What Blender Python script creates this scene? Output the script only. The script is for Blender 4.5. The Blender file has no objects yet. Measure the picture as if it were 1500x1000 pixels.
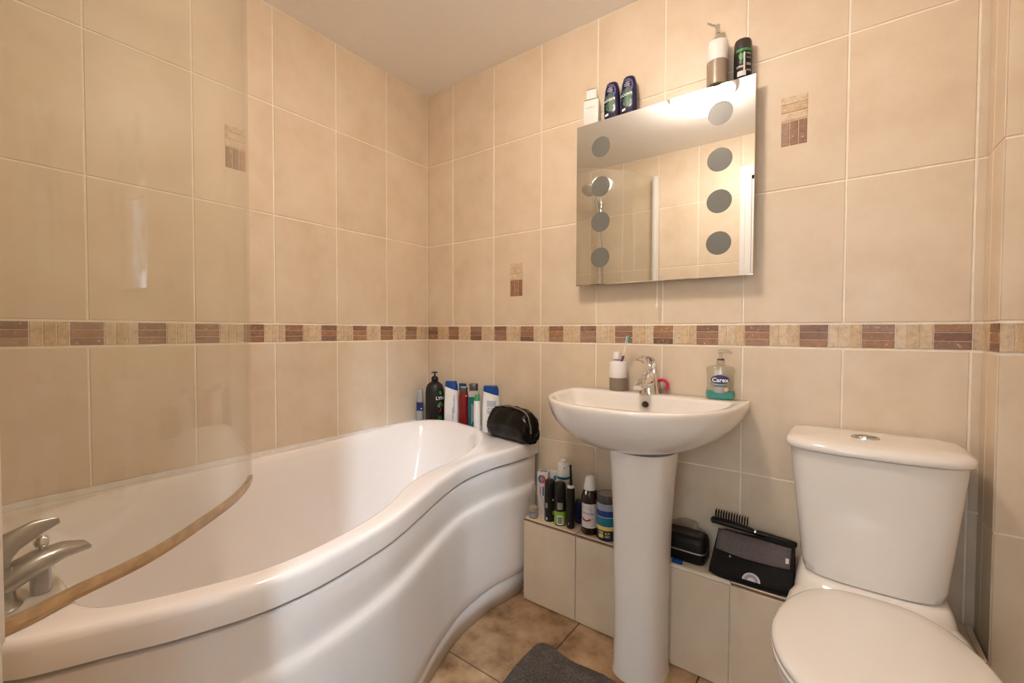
import bpy, bmesh, math, random
from mathutils import Matrix, Vector
random.seed(7)
sc = bpy.context.scene
COL = sc.collection
PI = math.pi

# ------------------------------------------------------------------ materials
def srgb(r, g, b):
    f = lambda c: (c/255/12.92) if c/255 <= .04045 else ((c/255+.055)/1.055)**2.4
    return (f(r), f(g), f(b), 1)

class N:
    """small node helper"""
    def __init__(self, name):
        self.m = bpy.data.materials.new(name); self.m.use_nodes = True
        self.t = self.m.node_tree; self.t.nodes.clear()
        self.out = self.t.nodes.new('ShaderNodeOutputMaterial')
    def n(self, typ, **kw):
        o = self.t.nodes.new(typ)
        for k, v in kw.items():
            if k in o.inputs.keys(): o.inputs[k].default_value = v
            else: setattr(o, k, v)
        return o
    def l(self, a, b): self.t.links.new(a, b)
    def noise(self, scale, detail=4, rough=.55):
        tc = self.n('ShaderNodeTexCoord'); no = self.n('ShaderNodeTexNoise')
        no.inputs['Scale'].default_value = scale; no.inputs['Detail'].default_value = detail
        no.inputs['Roughness'].default_value = rough
        self.l(tc.outputs['Object'], no.inputs['Vector']); return no
    def ramp(self, fac, stops):
        r = self.n('ShaderNodeValToRGB'); el = r.color_ramp.elements
        while len(el) < len(stops): el.new(.5)
        for e, (p, c) in zip(el, stops): e.position = p; e.color = c
        self.l(fac, r.inputs[0]); return r
    def mixrgb(self, typ, fac, a, b):
        m = self.n('ShaderNodeMix', data_type='RGBA', blend_type=typ)
        for s, v in ((m.inputs[0], fac), (m.inputs[6], a), (m.inputs[7], b)):
            if hasattr(v, 'default_value') or hasattr(v, 'is_output'): self.l(v, s)
            else: s.default_value = v
        return m.outputs[2]
    def bump(self, h, strength, dist=.002):
        b = self.n('ShaderNodeBump'); b.inputs['Strength'].default_value = strength
        b.inputs['Distance'].default_value = dist; self.l(h, b.inputs['Height']); return b
    def bsdf(self, **kw):
        b = self.n('ShaderNodeBsdfPrincipled')
        for k, v in kw.items(): b.inputs[k.replace('_', ' ')].default_value = v
        self.l(b.outputs[0], self.out.inputs[0]); return b

def plain(name, col, rough=.4, metal=0, coat=0, spec=.5, noise=.04, scale=30):
    a = N(name); b = a.bsdf(Roughness=rough, Metallic=metal)
    b.inputs['Specular IOR Level'].default_value = spec
    b.inputs['Coat Weight'].default_value = coat
    no = a.noise(scale)
    c0 = tuple(max(0, c*(1-noise)) for c in col[:3])+(1,); c1 = tuple(min(1, c*(1+noise)) for c in col[:3])+(1,)
    r = a.ramp(no.outputs[0], [(.3, c0), (.7, c1)]); a.l(r.outputs[0], b.inputs['Base Color'])
    return a.m

def tile_mat(name, c_lo, c_mid, c_hi, rough=.38, island=.12, scale=7):
    a = N(name); b = a.bsdf(Roughness=rough)
    b.inputs['Specular IOR Level'].default_value = .4
    no = a.noise(scale, 6, .6); fine = a.noise(90, 3)
    r = a.ramp(no.outputs[0], [(.32, c_lo), (.5, c_mid), (.72, c_hi)])
    g = a.n('ShaderNodeNewGeometry')
    mr = a.n('ShaderNodeMapRange'); mr.inputs['To Min'].default_value = 1-island; mr.inputs['To Max'].default_value = 1.0
    a.l(g.outputs['Random Per Island'], mr.inputs[0])
    c = a.mixrgb('MULTIPLY', 1.0, r.outputs[0], mr.outputs[0])
    a.l(c, b.inputs['Base Color'])
    bp = a.bump(fine.outputs[0], .12, .001); a.l(bp.outputs[0], b.inputs['Normal'])
    return a.m

def stone_mat(name, cols, vein):
    a = N(name); b = a.bsdf(Roughness=.45)
    g = a.n('ShaderNodeNewGeometry')
    r = a.ramp(g.outputs['Random Per Island'], [(i/(len(cols)-1), c) for i, c in enumerate(cols)])
    no = a.noise(70, 6, .7)
    v = a.ramp(no.outputs[0], [(.35, (.62, .62, .62, 1)), (.55, (1, 1, 1, 1))])
    c = a.mixrgb('MULTIPLY', .8, r.outputs[0], v.outputs[0])
    no2 = a.noise(130, 4, .6)
    m = a.ramp(no2.outputs[0], [(.62, (0, 0, 0, 1)), (.70, (1, 1, 1, 1))])
    c2 = a.mixrgb('MIX', m.outputs[0], c, vein)
    a.l(c2, b.inputs['Base Color'])
    bp = a.bump(no.outputs[0], .3, .001); a.l(bp.outputs[0], b.inputs['Normal'])
    return a.m

def thin_glass(name, tint, haze=0.0, haze_col=(.8, .75, .65, 1), f0=.04, rough=.01, haze_noise=False):
    a = N(name)
    tr = a.n('ShaderNodeBsdfTransparent', Color=tint)
    gl = a.n('ShaderNodeBsdfGlossy', Roughness=rough)
    lw = a.n('ShaderNodeLayerWeight'); lw.inputs[0].default_value = .5
    p = a.n('ShaderNodeMath', operation='POWER'); p.inputs[1].default_value = 5; a.l(lw.outputs['Facing'], p.inputs[0])
    ma = a.n('ShaderNodeMath', operation='MULTIPLY_ADD'); ma.inputs[1].default_value = .8*(1-f0); ma.inputs[2].default_value = f0
    a.l(p.outputs[0], ma.inputs[0])
    mx = a.n('ShaderNodeMixShader'); a.l(ma.outputs[0], mx.inputs[0]); a.l(tr.outputs[0], mx.inputs[1]); a.l(gl.outputs[0], mx.inputs[2])
    last = mx
    if haze > 0:
        df = a.n('ShaderNodeBsdfDiffuse', Color=haze_col); tl = a.n('ShaderNodeBsdfTranslucent', Color=haze_col)
        m1 = a.n('ShaderNodeMixShader'); m1.inputs[0].default_value = .5; a.l(df.outputs[0], m1.inputs[1]); a.l(tl.outputs[0], m1.inputs[2])
        m2 = a.n('ShaderNodeMixShader'); m2.inputs[0].default_value = haze
        if haze_noise:
            no = a.noise(2.2, 3); mr = a.n('ShaderNodeMapRange'); mr.inputs['To Min'].default_value = haze*.75; mr.inputs['To Max'].default_value = haze*1.3
            a.l(no.outputs[0], mr.inputs[0]); a.l(mr.outputs[0], m2.inputs[0])
        a.l(mx.outputs[0], m2.inputs[1]); a.l(m1.outputs[0], m2.inputs[2]); last = m2
    a.l(last.outputs[0], a.out.inputs[0])
    return a.m

def emit(name, col, s):
    a = N(name); e = a.n('ShaderNodeEmission', Color=col, Strength=s); a.l(e.outputs[0], a.out.inputs[0]); return a.m

LAMP_S, BULB_S, DAY_S, FILL_S = 28.0, 105.0, 160.0, 2.6
M = {}
M['tile'] = tile_mat('wall_tile', (.69, .562, .415, 1), (.735, .612, .465, 1), (.77, .657, .515, 1), island=.05)
M['grout'] = plain('grout', (.90, .83, .72, 1), .8, noise=.06)
M['floor_tile'] = tile_mat('floor_tile', (.17, .088, .042, 1), (.38, .235, .125, 1), (.55, .38, .235, 1), .42, .14, 9)
M['floor_grout'] = plain('floor_grout', (.10, .065, .045, 1), .8)
M['brown_stone'] = stone_mat('brown_stone', [(.22, .112, .066, 1), (.34, .178, .105, 1), (.27, .152, .104, 1), (.42, .21, .10, 1), (.36, .225, .155, 1)], (.70, .58, .47, 1))
M['beige_stone'] = stone_mat('beige_stone', [(.62, .46, .29, 1), (.70, .555, .39, 1), (.64, .46, .27, 1), (.72, .59, .43, 1)], (.78, .68, .52, 1))
M['terracotta'] = plain('tile_biscuit', (.20, .10, .055, 1), .7, noise=.15)
M['paint'] = plain('ceiling_paint', (.93, .915, .90, 1), .8, noise=.01)
M['hall_paint'] = plain('hall_paint', (.85, .85, .85, 1), .8)
M['white_gloss'] = plain('white_gloss', (.80, .79, .78, 1), .3, noise=.01)
M['acrylic'] = plain('bath_acrylic', (.86, .82, .80, 1), .13, coat=.3, noise=.008)
M['ceramic'] = plain('white_ceramic', (.82, .785, .745, 1), .10, coat=.4, noise=.006)
M['seat'] = plain('seat_plastic', (.84, .80, .76, 1), .16, coat=.2, noise=.006)
M['gap_shade'] = plain('gap_shade', (.03, .022, .018, 1), .8)  # flat dark standing in for shade in the panel groove and overflow
M['chrome'] = plain('chrome', (.78, .78, .78, 1), .09, 1, noise=.01)
M['dull_chrome'] = plain('limescaled_chrome', (.40, .39, .38, 1), .28, 1, noise=.12, scale=40)
M['mirror'] = plain('mirror_silver', (.88, .92, .945, 1), .0, 1, noise=0)
M['frost'] = plain('frosted_glass', (.155, .157, .14, 1), .35, noise=.03)
M['mirror_back'] = plain('mirror_body', (.72, .70, .68, 1), .4, .2)
M['screen'] = thin_glass('shower_screen_glass', (.975, .982, .965, 1), .09, (.80, .72, .60, 1), .045, .015, True)
M['seal'] = plain('aged_seal', (.46, .31, .165, 1), .3, noise=.2)
M['white_plastic'] = plain('white_plastic', (.82, .80, .78, 1), .28)
M['black_plastic'] = plain('black_plastic', (.011, .010, .009, 1), .36, spec=.3)
M['brown_black'] = plain('soft_black_plastic', (.015, .012, .011, 1), .38, spec=.35)
M['black_leather'] = plain('black_patent', (.006, .005, .0045, 1), .24, noise=.2, spec=.25)
M['black_cloth'] = plain('black_cloth', (.010, .009, .009, 1), .8, noise=.3, scale=200, spec=.2)
M['black_shell'] = plain('black_case_shell', (.008, .007, .0065, 1), .4, spec=.25)
M['grey_cloth'] = plain('grey_cloth', (.125, .105, .105, 1), .85, noise=.15, scale=150, spec=.2)
M['zip'] = plain('zip_teeth', (.32, .29, .26, 1), .35, .6)
M['blue_cap'] = plain('blue_cap', (.004, .055, .27, 1), .3)
M['red_plastic'] = plain('red_bottle', (.19, .005, .008, 1), .2)
M['teal_gel'] = plain('teal_bottle', (.0, .115, .11, 1), .2)
M['clear_gel'] = plain('clear_neck', (.42, .38, .33, 1), .2)
M['green_cap'] = plain('green_cap', (.03, .26, .09, 1), .35)
M['dark_cap'] = plain('dark_cap', (.05, .04, .034, 1), .25)
M['silver_plastic'] = plain('silver_plastic', (.36, .38, .38, 1), .25, .3)
M['navy'] = plain('navy_plastic', (.005, .010, .045, 1), .28)
M['navy_ink'] = plain('navy_ink', (.01, .02, .13, 1), .4)
M['indigo'] = plain('indigo_bottle', (.010, .010, .05, 1), .2)
M['lilac'] = plain('lilac_label', (.07, .07, .17, 1), .35, noise=.4, scale=25)
M['green'] = plain('green_print', (.008, .085, .026, 1), .4, noise=.5, scale=160)
M['green2'] = plain('green_print_bright', (.04, .30, .09, 1), .4)
M['white_ink'] = plain('white_ink', (.82, .82, .80, 1), .5)
M['grey_ink'] = plain('grey_ink', (.25, .24, .25, 1), .5)
M['pale_grey'] = plain('pale_grey_print', (.50, .50, .56, 1), .5)
M['dark_ink'] = plain('dark_ink', (.05, .05, .07, 1), .5)
M['blue_ink'] = plain('blue_ink', (.05, .10, .34, 1), .5)
M['red_ink'] = plain('red_ink', (.55, .02, .02, 1), .5)
M['taupe'] = plain('taupe_glaze', (.24, .185, .14, 1), .3)
M['taupe_d'] = plain('taupe_glaze_light', (.33, .26, .19, 1), .25)
M['mint'] = plain('mint_bristle', (.18, .36, .36, 1), .6)
M['purple'] = plain('purple_grip', (.14, .06, .15, 1), .45)
M['pink'] = plain('pink_plastic', (.62, .02, .09, 1), .3)
M['amber_dark'] = plain('amber_bottle', (.028, .010, .006, 1), .15)
M['label_white'] = plain('paper_label', (.66, .62, .60, 1), .5)
M['teal_print'] = plain('teal_print', (.005, .15, .23, 1), .4)
M['blue_print'] = plain('blue_print', (.004, .03, .17, 1), .4)
M['pale_blue'] = plain('pale_blue_plastic', (.30, .33, .43, 1), .4)
M['yellow'] = plain('yellow_print', (.72, .55, .15, 1), .45)
M['peach'] = plain('peach_print', (.62, .36, .20, 1), .5)
M['lime'] = plain('lime_print', (.25, .48, .03, 1), .35)
M['mat'] = None
M['gold_liquid'] = plain('pale_gold_liquid', (.60, .50, .38, 1), .15)
M['bottle_glass'] = thin_glass('clear_bottle_glass', (.90, .90, .86, 1), .06, (.7, .7, .65, 1), .06)
M['soap_shell'] = thin_glass('clear_soap_bottle', (.90, .91, .88, 1), .07, (.75, .72, .66, 1), .05)
M['soap_label'] = thin_glass('clear_soap_label', (.9, .9, .9, 1), .40, (.62, .60, .58, 1), .05)
M['soap_liquid'] = plain('teal_soap', (.0, .36, .36, 1), .12)
M['film'] = thin_glass('clear_film', (.93, .91, .89, 1), .10, (.8, .75, .72, 1), .08, .08)
M['bulb'] = emit('bulb_glow', (1.0, .835, .69, 1), BULB_S)
def opal():
    a = N('opal_glass'); e = a.n('ShaderNodeEmission', Color=(1.0, .835, .69, 1), Strength=LAMP_S); t = a.n('ShaderNodeBsdfTransparent', Color=(1, 1, 1, 1))
    m = a.n('ShaderNodeMixShader'); m.inputs[0].default_value = .5; a.l(e.outputs[0], m.inputs[1]); a.l(t.outputs[0], m.inputs[2]); a.l(m.outputs[0], a.out.inputs[0]); return a.m
M['lamp'] = opal()
M['fill_low'] = emit('added_fill_low', (.78, .89, 1.0, 1), FILL_S)  # cool glow of the added low pane, soft fill through the doorway
M['daylight'] = emit('window_daylight', (.66, .84, 1.0, 1), DAY_S)
def mat_fabric():
    a = N('bath_mat_pile'); b = a.bsdf(Roughness=.95); b.inputs['Specular IOR Level'].default_value = .1
    no = a.noise(170, 4, .85); no2 = a.noise(18, 3)
    r = a.ramp(no.outputs[0], [(.32, (.045, .038, .034, 1)), (.68, (.19, .165, .15, 1))])
    r2 = a.ramp(no2.outputs[0], [(.3, (.75, .75, .75, 1)), (.7, (1, 1, 1, 1))])
    a.l(a.mixrgb('MULTIPLY', 1, r.outputs[0], r2.outputs[0]), b.inputs['Base Color'])
    bp = a.bump(no.outputs[0], .45, .003); a.l(bp.outputs[0], b.inputs['Normal']); return a.m
M['mat'] = mat_fabric()

# ------------------------------------------------------------------ mesh helpers
def obj(name, verts, faces, mats, parent=None, fm=None, smooth=True, angle=42):
    me = bpy.data.meshes.new(name); me.from_pydata([tuple(v) for v in verts], [], faces)
    if not isinstance(mats, (list, tuple)): mats = [mats]
    for m in mats: me.materials.append(M[m] if isinstance(m, str) else m)
    if fm: me.polygons.foreach_set('material_index', fm)
    bm = bmesh.new(); bm.from_mesh(me); bmesh.ops.recalc_face_normals(bm, faces=bm.faces); bm.to_mesh(me); bm.free()
    if smooth:
        me.polygons.foreach_set('use_smooth', [True]*len(me.polygons))
        me.set_sharp_from_angle(angle=math.radians(angle))
    o = bpy.data.objects.new(name, me); COL.objects.link(o)
    if parent: o.parent = parent
    return o

class MB:
    def __init__(self): self.v = []; self.f = []; self.m = []
    def add(self, vs, fs, mi=0):
        b = len(self.v); self.v += [tuple(v) for v in vs]; self.f += [tuple(i+b for i in f) for f in fs]; self.m += [mi]*len(fs)
    def box(self, x0, y0, z0, x1, y1, z1, mi=0):
        vs = [(x, y, z) for z in (z0, z1) for y in (y0, y1) for x in (x0, x1)]
        self.add(vs, [(0, 2, 3, 1), (4, 5, 7, 6), (0, 1, 5, 4), (2, 6, 7, 3), (0, 4, 6, 2), (1, 3, 7, 5)], mi)
    def slab(self, o, u, v, n, a0, b0, a1, b1, h, ch=.0012, mi=0):
        """chamfered raised tile on plane origin o, axes u,v, normal n"""
        o, u, v, n = Vector(o), Vector(u), Vector(v), Vector(n)
        P = lambda a, b, c: tuple(o+u*a+v*b+n*c)
        lo = [P(a0, b0, 0), P(a1, b0, 0), P(a1, b1, 0), P(a0, b1, 0)]
        md = [P(a0, b0, h-ch), P(a1, b0, h-ch), P(a1, b1, h-ch), P(a0, b1, h-ch)]
        hi = [P(a0+ch, b0+ch, h), P(a1-ch, b0+ch, h), P(a1-ch, b1-ch, h), P(a0+ch, b1-ch, h)]
        fs = [(8, 9, 10, 11)]
        for i in range(4):
            j = (i+1) % 4; fs += [(i, j, 4+j, 4+i), (4+i, 4+j, 8+j, 8+i)]
        self.add(lo+md+hi, fs, mi)
    def tube(self, path, rad, seg=16, mi=0, caps=True, sq=None):
        rings = tube_rings(path, rad, seg, sq); v, f = skin(rings, caps, caps); self.add(v, f, mi)
    def build(self, name, mats, parent=None, smooth=True, angle=42): return obj(name, self.v, self.f, mats, parent, self.m, smooth, angle)

def skin(rings, cap0=True, cap1=True, closed=True):
    n = len(rings[0]); v = [p for r in rings for p in r]; f = []
    for k in range(len(rings)-1):
        for i in range(n if closed else n-1):
            j = (i+1) % n; f.append((k*n+i, k*n+j, (k+1)*n+j, (k+1)*n+i))
    if cap0: f.append(tuple(range(n-1, -1, -1)))
    if cap1: f.append(tuple((len(rings)-1)*n+i for i in range(n)))
    return v, f

def tube_rings(path, rad, seg=16, sq=None):
    P = [Vector(p) for p in path]; rings = []
    if not isinstance(rad, (list, tuple)): rad = [rad]*len(P)
    T = []
    for i in range(len(P)):
        a = P[max(0, i-1)]; b = P[min(len(P)-1, i+1)]; T.append((b-a).normalized())
    up = Vector((0, 0, 1)) if abs(T[0].z) < .9 else Vector((1, 0, 0))
    nrm = (up-T[0]*up.dot(T[0])).normalized()
    for i, p in enumerate(P):
        nrm = (nrm-T[i]*nrm.dot(T[i])).normalized(); bn = T[i].cross(nrm)
        r = rad[i]; ra, rb = (r if isinstance(r, tuple) else (r, r))
        rings.append([tuple(p+nrm*ra*math.cos(t)+bn*rb*math.sin(t)) for t in (2*PI*k/seg for k in range(seg))])
    return rings

def se(a, b, e, t):
    c, s = math.cos(t), math.sin(t)
    return (a*math.copysign(abs(c)**(2/e), c), b*math.copysign(abs(s)**(2/e), s))

def loft(secs, n=40):
    """secs: (z,a,b[,e[,cx,cy]]) -> rings"""
    R = []
    for s in secs:
        z, a, b = s[:3]; e = s[3] if len(s) > 3 else 2; cx = s[4] if len(s) > 4 else 0; cy = s[5] if len(s) > 5 else 0
        R.append([(cx+x, cy+y, z) for x, y in (se(a, b, e, 2*PI*k/n) for k in range(n))])
    return R

def lofted(name, secs, mat, parent=None, n=40, angle=42, cap0=True, cap1=True):
    v, f = skin(loft(secs, n), cap0, cap1); return obj(name, v, f, mat, parent, angle=angle)

def lathe(name, prof, mat, parent=None, n=40, angle=42): return lofted(name, [(z, r, r) for r, z in prof], mat, parent, n, angle)

def catmull(pts, sub=6, closed=False):
    P = [Vector(p) for p in pts]; n = len(P); out = []
    rng = n if closed else n-1
    for i in range(rng):
        g = lambda k: P[k % n] if closed else P[max(0, min(n-1, k))]
        p0, p1, p2, p3 = g(i-1), g(i), g(i+1), g(i+2)
        for k in range(sub):
            t = k/sub
            out.append(.5*((2*p1)+(p2-p0)*t+(2*p0-5*p1+4*p2-p3)*t*t+(3*p1-p0-3*p2+p3)*t**3))
    if not closed: out.append(P[-1])
    return out

def thing(name, label, cat, loc=(0, 0, 0), rz=0, group=None):
    o = bpy.data.objects.new(name, None); COL.objects.link(o); o.empty_display_size = .05
    o.location = loc; o.rotation_euler = (0, 0, rz); o['label'] = label; o['category'] = cat
    if group: o['group'] = group
    return o
def tag(o, label, cat, group=None):
    o['label'] = label; o['category'] = cat
    if group: o['group'] = group
    return o
def struct(o): o['kind'] = 'structure'; return o
def copy_thing(root, loc, rz, label):
    r = root.copy(); COL.objects.link(r); r.location = loc; r.rotation_euler = (0, 0, rz); r['label'] = label
    for ch in list(root.children):
        c = ch.copy(); COL.objects.link(c); c.parent = r
        for g in list(ch.children):
            d = g.copy(); COL.objects.link(d); d.parent = c
    return r

# lettering -------------------------------------------------------------
def text2d(s, size, bold=0.0):
    cu = bpy.data.curves.new('lettering', 'FONT'); cu.body = s; cu.size = size; cu.align_x = 'CENTER'; cu.align_y = 'CENTER'
    cu.offset = bold*size; cu.resolution_u = 2
    ob = bpy.data.objects.new('lettering', cu); COL.objects.link(ob)
    bpy.context.view_layer.update()
    me = bpy.data.meshes.new_from_object(ob); v = [(p.co.x, p.co.y) for p in me.vertices]; f = [tuple(p.vertices) for p in me.polygons]
    bpy.data.objects.remove(ob); bpy.data.curves.remove(cu); bpy.data.meshes.remove(me)
    return v, f
def poly2d(pts, n=0): return ([tuple(p) for p in pts], [tuple(range(len(pts)))])
def disc2d(a, b=None, t0=0, t1=2*PI, n=28, inner=0):
    b = b or a; full = abs(t1-t0-2*PI) < 1e-6
    v, f = [], []
    for k in range(n+(0 if full else 1)):
        t = t0+(t1-t0)*k/n; v += [(inner*a*math.cos(t), inner*b*math.sin(t)), (a*math.cos(t), b*math.sin(t))]
    m = len(v)//2
    for k in range(n):
        j = (k+1) % m; f.append((2*k, 2*k+1, 2*j+1, 2*j))
    return v, f
def rect2d(w, h, nx=8, ny=1):
    v = [(-w/2+w*i/nx, -h/2+h*j/ny) for j in range(ny+1) for i in range(nx+1)]
    f = [(j*(nx+1)+i, j*(nx+1)+i+1, (j+1)*(nx+1)+i+1, (j+1)*(nx+1)+i) for j in range(ny) for i in range(nx)]
    return v, f
def xf(g, dx=0, dy=0, rot=0, s=1):
    c, k = math.cos(rot), math.sin(rot)
    return ([(dx+s*(x*c-y*k), dy+s*(x*k+y*c)) for x, y in g[0]], g[1])

class Wrap:
    """maps flat print (t along the girth, z up) on a lofted body; t=0 faces local -y turned by ang"""
    def __init__(self, secs, ang=0):
        self.s = [tuple(s)+((2, 0, 0)[len(s)-3:] if len(s) < 6 else ()) for s in secs]; self.ang = ang
    def sec(self, z):
        S = self.s
        if z <= S[0][0]: return S[0]
        for a, b in zip(S, S[1:]):
            if a[0] <= z <= b[0]:
                t = (z-a[0])/max(1e-9, b[0]-a[0]); return tuple(p+(q-p)*t for p, q in zip(a, b))
        return S[-1]
    def pt(self, t, z, off):
        _, a, b, e, cx, cy = self.sec(z)
        # walk the girth from angle -90deg+ang
        th = -PI/2+self.ang; x, y = se(a, b, e, th); rem = abs(t); sg = 1 if t > 0 else -1; d = .02
        for _ in range(400):
            if rem <= 1e-7: break
            x2, y2 = se(a, b, e, th+sg*d); L = math.hypot(x2-x, y2-y)
            if L >= rem:
                q = rem/L; x, y = x+(x2-x)*q, y+(y2-y)*q; th += sg*d*q; rem = 0; break
            x, y, th, rem = x2, y2, th+sg*d, rem-L
        x2, y2 = se(a, b, e, th+.01); x1, y1 = se(a, b, e, th-.01); nx, ny = y2-y1, -(x2-x1); L = math.hypot(nx, ny) or 1
        return (cx+x+nx/L*off, cy+y+ny/L*off, z)
    def put(self, name, geo, t0, z0, mat, parent, off=.0006):
        v, f = geo; return obj(name, [self.pt(t0+a, z0+b, off) for a, b in v], f, mat, parent, smooth=False)
def flat_put(name, geo, origin, u, v, mat, parent, off=.0006):
    o, u, v = Vector(origin), Vector(u).normalized(), Vector(v).normalized(); n = u.cross(v)
    return obj(name, [tuple(o+u*a+v*b+n*off) for a, b in geo[0]], geo[1], mat, parent, smooth=False)

# ------------------------------------------------------------------ room
W, H, G = .2524, .4, .0024           # tile pitch and half grout
ZB0, ZB1, CEIL = 1.004, 1.076, 2.233
XR, YR = 1.965, -1.53                # right return of back wall, rear wall face
ROWS = [(ZB1, 1.476), (1.476, 1.876), (1.876, CEIL), (.604, ZB0), (.204, .604), (0, .204)]
TH = .0022
def cols(off, a, b):
    xs = [a]; k = math.floor((a-off)/W)
    while True:
        x = off+k*W; k += 1
        if x <= a+1e-4: continue
        if x >= b-1e-4: break
        xs.append(x)
    return xs+[b]
def tiled(mb, o, u, n, off, a, b, rows, band=True, phase=0.0, per=.1443, bw=.0695):
    v = (0, 0, 1); xs = cols(off, a, b)
    for z0, z1 in rows:
        for x0, x1 in zip(xs, xs[1:]):
            mb.slab(o, u, v, n, x0+(G if x0 > a else .0005), z0+G, x1-(G if x1 < b else .0005), z1-G, TH, mi=1)
    if band:
        k = math.floor((a-phase)/per)-1
        while phase+k*per < b:
            s = phase+k*per; g = .0011
            h = (ZB1-ZB0-.006)/3
            for i in range(3):      # brown, three lying stones
                x0, x1 = max(a, s), min(b, s+bw-.002)
                if x1-x0 > .004: mb.slab(o, u, v, n, x0, ZB0+.003+i*h+g, x1, ZB0+.003+(i+1)*h-g, TH+.0005, mi=2)
            wv = (per-bw)/3
            for i in range(3):      # beige, three standing stones
                x0, x1 = max(a, s+bw+i*wv), min(b, s+bw+(i+1)*wv-.002)
                if x1-x0 > .004: mb.slab(o, u, v, n, x0, ZB0+.004, x1, ZB1-.004, TH+.0005, mi=3)
            k += 1
def inset(mb, o, u, n, cx, cz):
    v = (0, 0, 1); w = .033; h = .072
    for i in range(3):
        mb.slab(o, u, v, n, cx-w, cz+i*h/3+.0012, cx+w, cz+(i+1)*h/3-.0012, TH+.002, mi=3)
        mb.slab(o, u, v, n, cx-w+i*w*2/3+.001, cz-h, cx-w+(i+1)*w*2/3-.001, cz-.002, TH+.002, mi=2)
WM = ['grout', 'tile', 'brown_stone', 'beige_stone']

mb = MB(); mb.box(-.1, 0, 0, 2.3, .1, 2.34)                       # back wall, tile faces toward -y
tiled(mb, (0, 0, 0), (1, 0, 0), (0, -1, 0), .1775, TH, XR, ROWS, phase=.002)
inset(mb, (0, 0, 0), (1, 0, 0), (0, -1, 0), .557, 1.275); inset(mb, (0, 0, 0), (1, 0, 0), (0, -1, 0), 1.566, 1.676)
struct(mb.build('wall_back', WM, smooth=False))
mb = MB(); mb.box(-.1, -1.63, 0, 0, 0, 2.34)                      # left wall
tiled(mb, (0, 0, 0), (0, -1, 0), (1, 0, 0), .2565, TH, -YR, ROWS, phase=.0095+.0695-.0)
inset(mb, (0, 0, 0), (0, -1, 0), (1, 0, 0), .8877, 1.676)
struct(mb.build('wall_left', WM, smooth=False))
# boxed-in corner on the right: return face (facing -x) and front face (facing -y)
mb = MB(); mb.box(XR, -.128, 0, 2.2, 0, 2.34)
tiled(mb, (XR, 0, 0), (0, -1, 0), (-1, 0, 0), -.2, TH, .128+TH, ROWS, phase=.0685)
tiled(mb, (0, -.128, 0), (1, 0, 0), (0, -1, 0), XR+.0-.0, XR, 2.04, ROWS, phase=XR-.0695)
struct(mb.build('wall_right_boxing', WM, smooth=False))
mb = MB(); mb.box(2.04, -1.63, 0, 2.14, -.128, 2.34)
tiled(mb, (2.04, 0, 0), (0, -1, 0), (-1, 0, 0), .2, .132, -YR, ROWS, phase=.03)
struct(mb.build('wall_right', WM, smooth=False))
# rear wall with the doorway
DX0, DX1, DZ = 1.265, 1.88, 1.985
mb = MB(); mb.box(-.1, -1.63, 0, DX0, YR, 3.7); mb.box(DX1, -1.63, 0, 3.6, YR, 3.7); mb.box(DX0, -1.63, DZ, DX1, YR, 3.7)
tiled(mb, (0, YR, 0), (1, 0, 0), (0, 1, 0), .2075, TH, 1.205, ROWS, phase=.05)
tiled(mb, (0, YR, 0), (1, 0, 0), (0, 1, 0), .2075, 1.205, 2.04, [(2.03, CEIL)], band=False)
struct(mb.build('wall_rear', WM, smooth=False))
mb = MB()
mb.box(1.205, YR, 0, DX0, YR+.012, DZ+.06); mb.box(DX1, YR, 0, DX1+.06, YR+.012, DZ+.06); mb.box(DX0, YR, DZ, DX1, YR+.012, DZ+.06)
mb.box(1.222, YR+.012, 0, 1.232, YR+.016, DZ+.04)
mb.box(DX0, -1.63, 0, DX0+.02, YR, DZ); mb.box(DX1-.02, -1.63, 0, DX1, YR, DZ); mb.box(DX0, -1.63, DZ-.02, DX1, YR, DZ)
struct(mb.build('door_1', 'white_gloss', smooth=False))
mb = MB(); mb.box(-.1, -1.53, CEIL, 2.14, 0, CEIL+.1); struct(mb.build('ceiling', 'paint', smooth=False))
# floor: stone-look tiles with dark joints
mb = MB(); mb.box(-.1, -3.1, -.1, 3.6, .1, -.004)
FX = [.136+.407*i-.0 for i in range(-1, 6)]; FX = [.95-.407*2+.407*i for i in range(-1, 6)]
FY = [-.531+.41*i for i in range(-3, 3)]
for x0 in FX:
    for y0 in FY:
        a0, a1 = max(x0, 0), min(x0+.407, 2.04); b0, b1 = max(y0, -1.53), min(y0+.41, 0)
        if a1-a0 > .02 and b1-b0 > .02: mb.slab((0, 0, -.004), (1, 0, 0), (0, 1, 0), (0, 0, 1), a0+.0022, b0+.0022, a1-.0022, b1-.0022, .004, mi=1)
struct(mb.build('floor', ['floor_grout', 'floor_tile'], smooth=False))
# tiled ledge (boxed pipework) along the foot of the back wall
LY, LZ, LX0 = -.156, .322, .706
mb = MB(); mb.box(LX0, LY+.006, 0, XR-.006, -.005, LZ-.006)
xs = cols(.2*0+.1775, LX0, XR-.006)
for x0, x1 in zip(xs, xs[1:]):
    mb.slab((0, LY+.004, 0), (1, 0, 0), (0, 0, 1), (0, -1, 0), x0+G*.7, .003, x1-G*.7, LZ-.011, .004, mi=1)
    mb.slab((0, 0, LZ-.006), (1, 0, 0), (0, 1, 0), (0, 0, 1), x0+G*.7, LY+.004, x1-G*.7, -.006, .006, mi=1)
    pale = x0 > 1.15 and x1 < 1.46
    mb.box(x0+.002, LY+.001, LZ-.0085, x1-.002, LY+.02, LZ-.0035, 0 if pale else 2)
struct(mb.build('trim_1', ['grout', 'tile', 'terracotta'], smooth=False))
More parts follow.
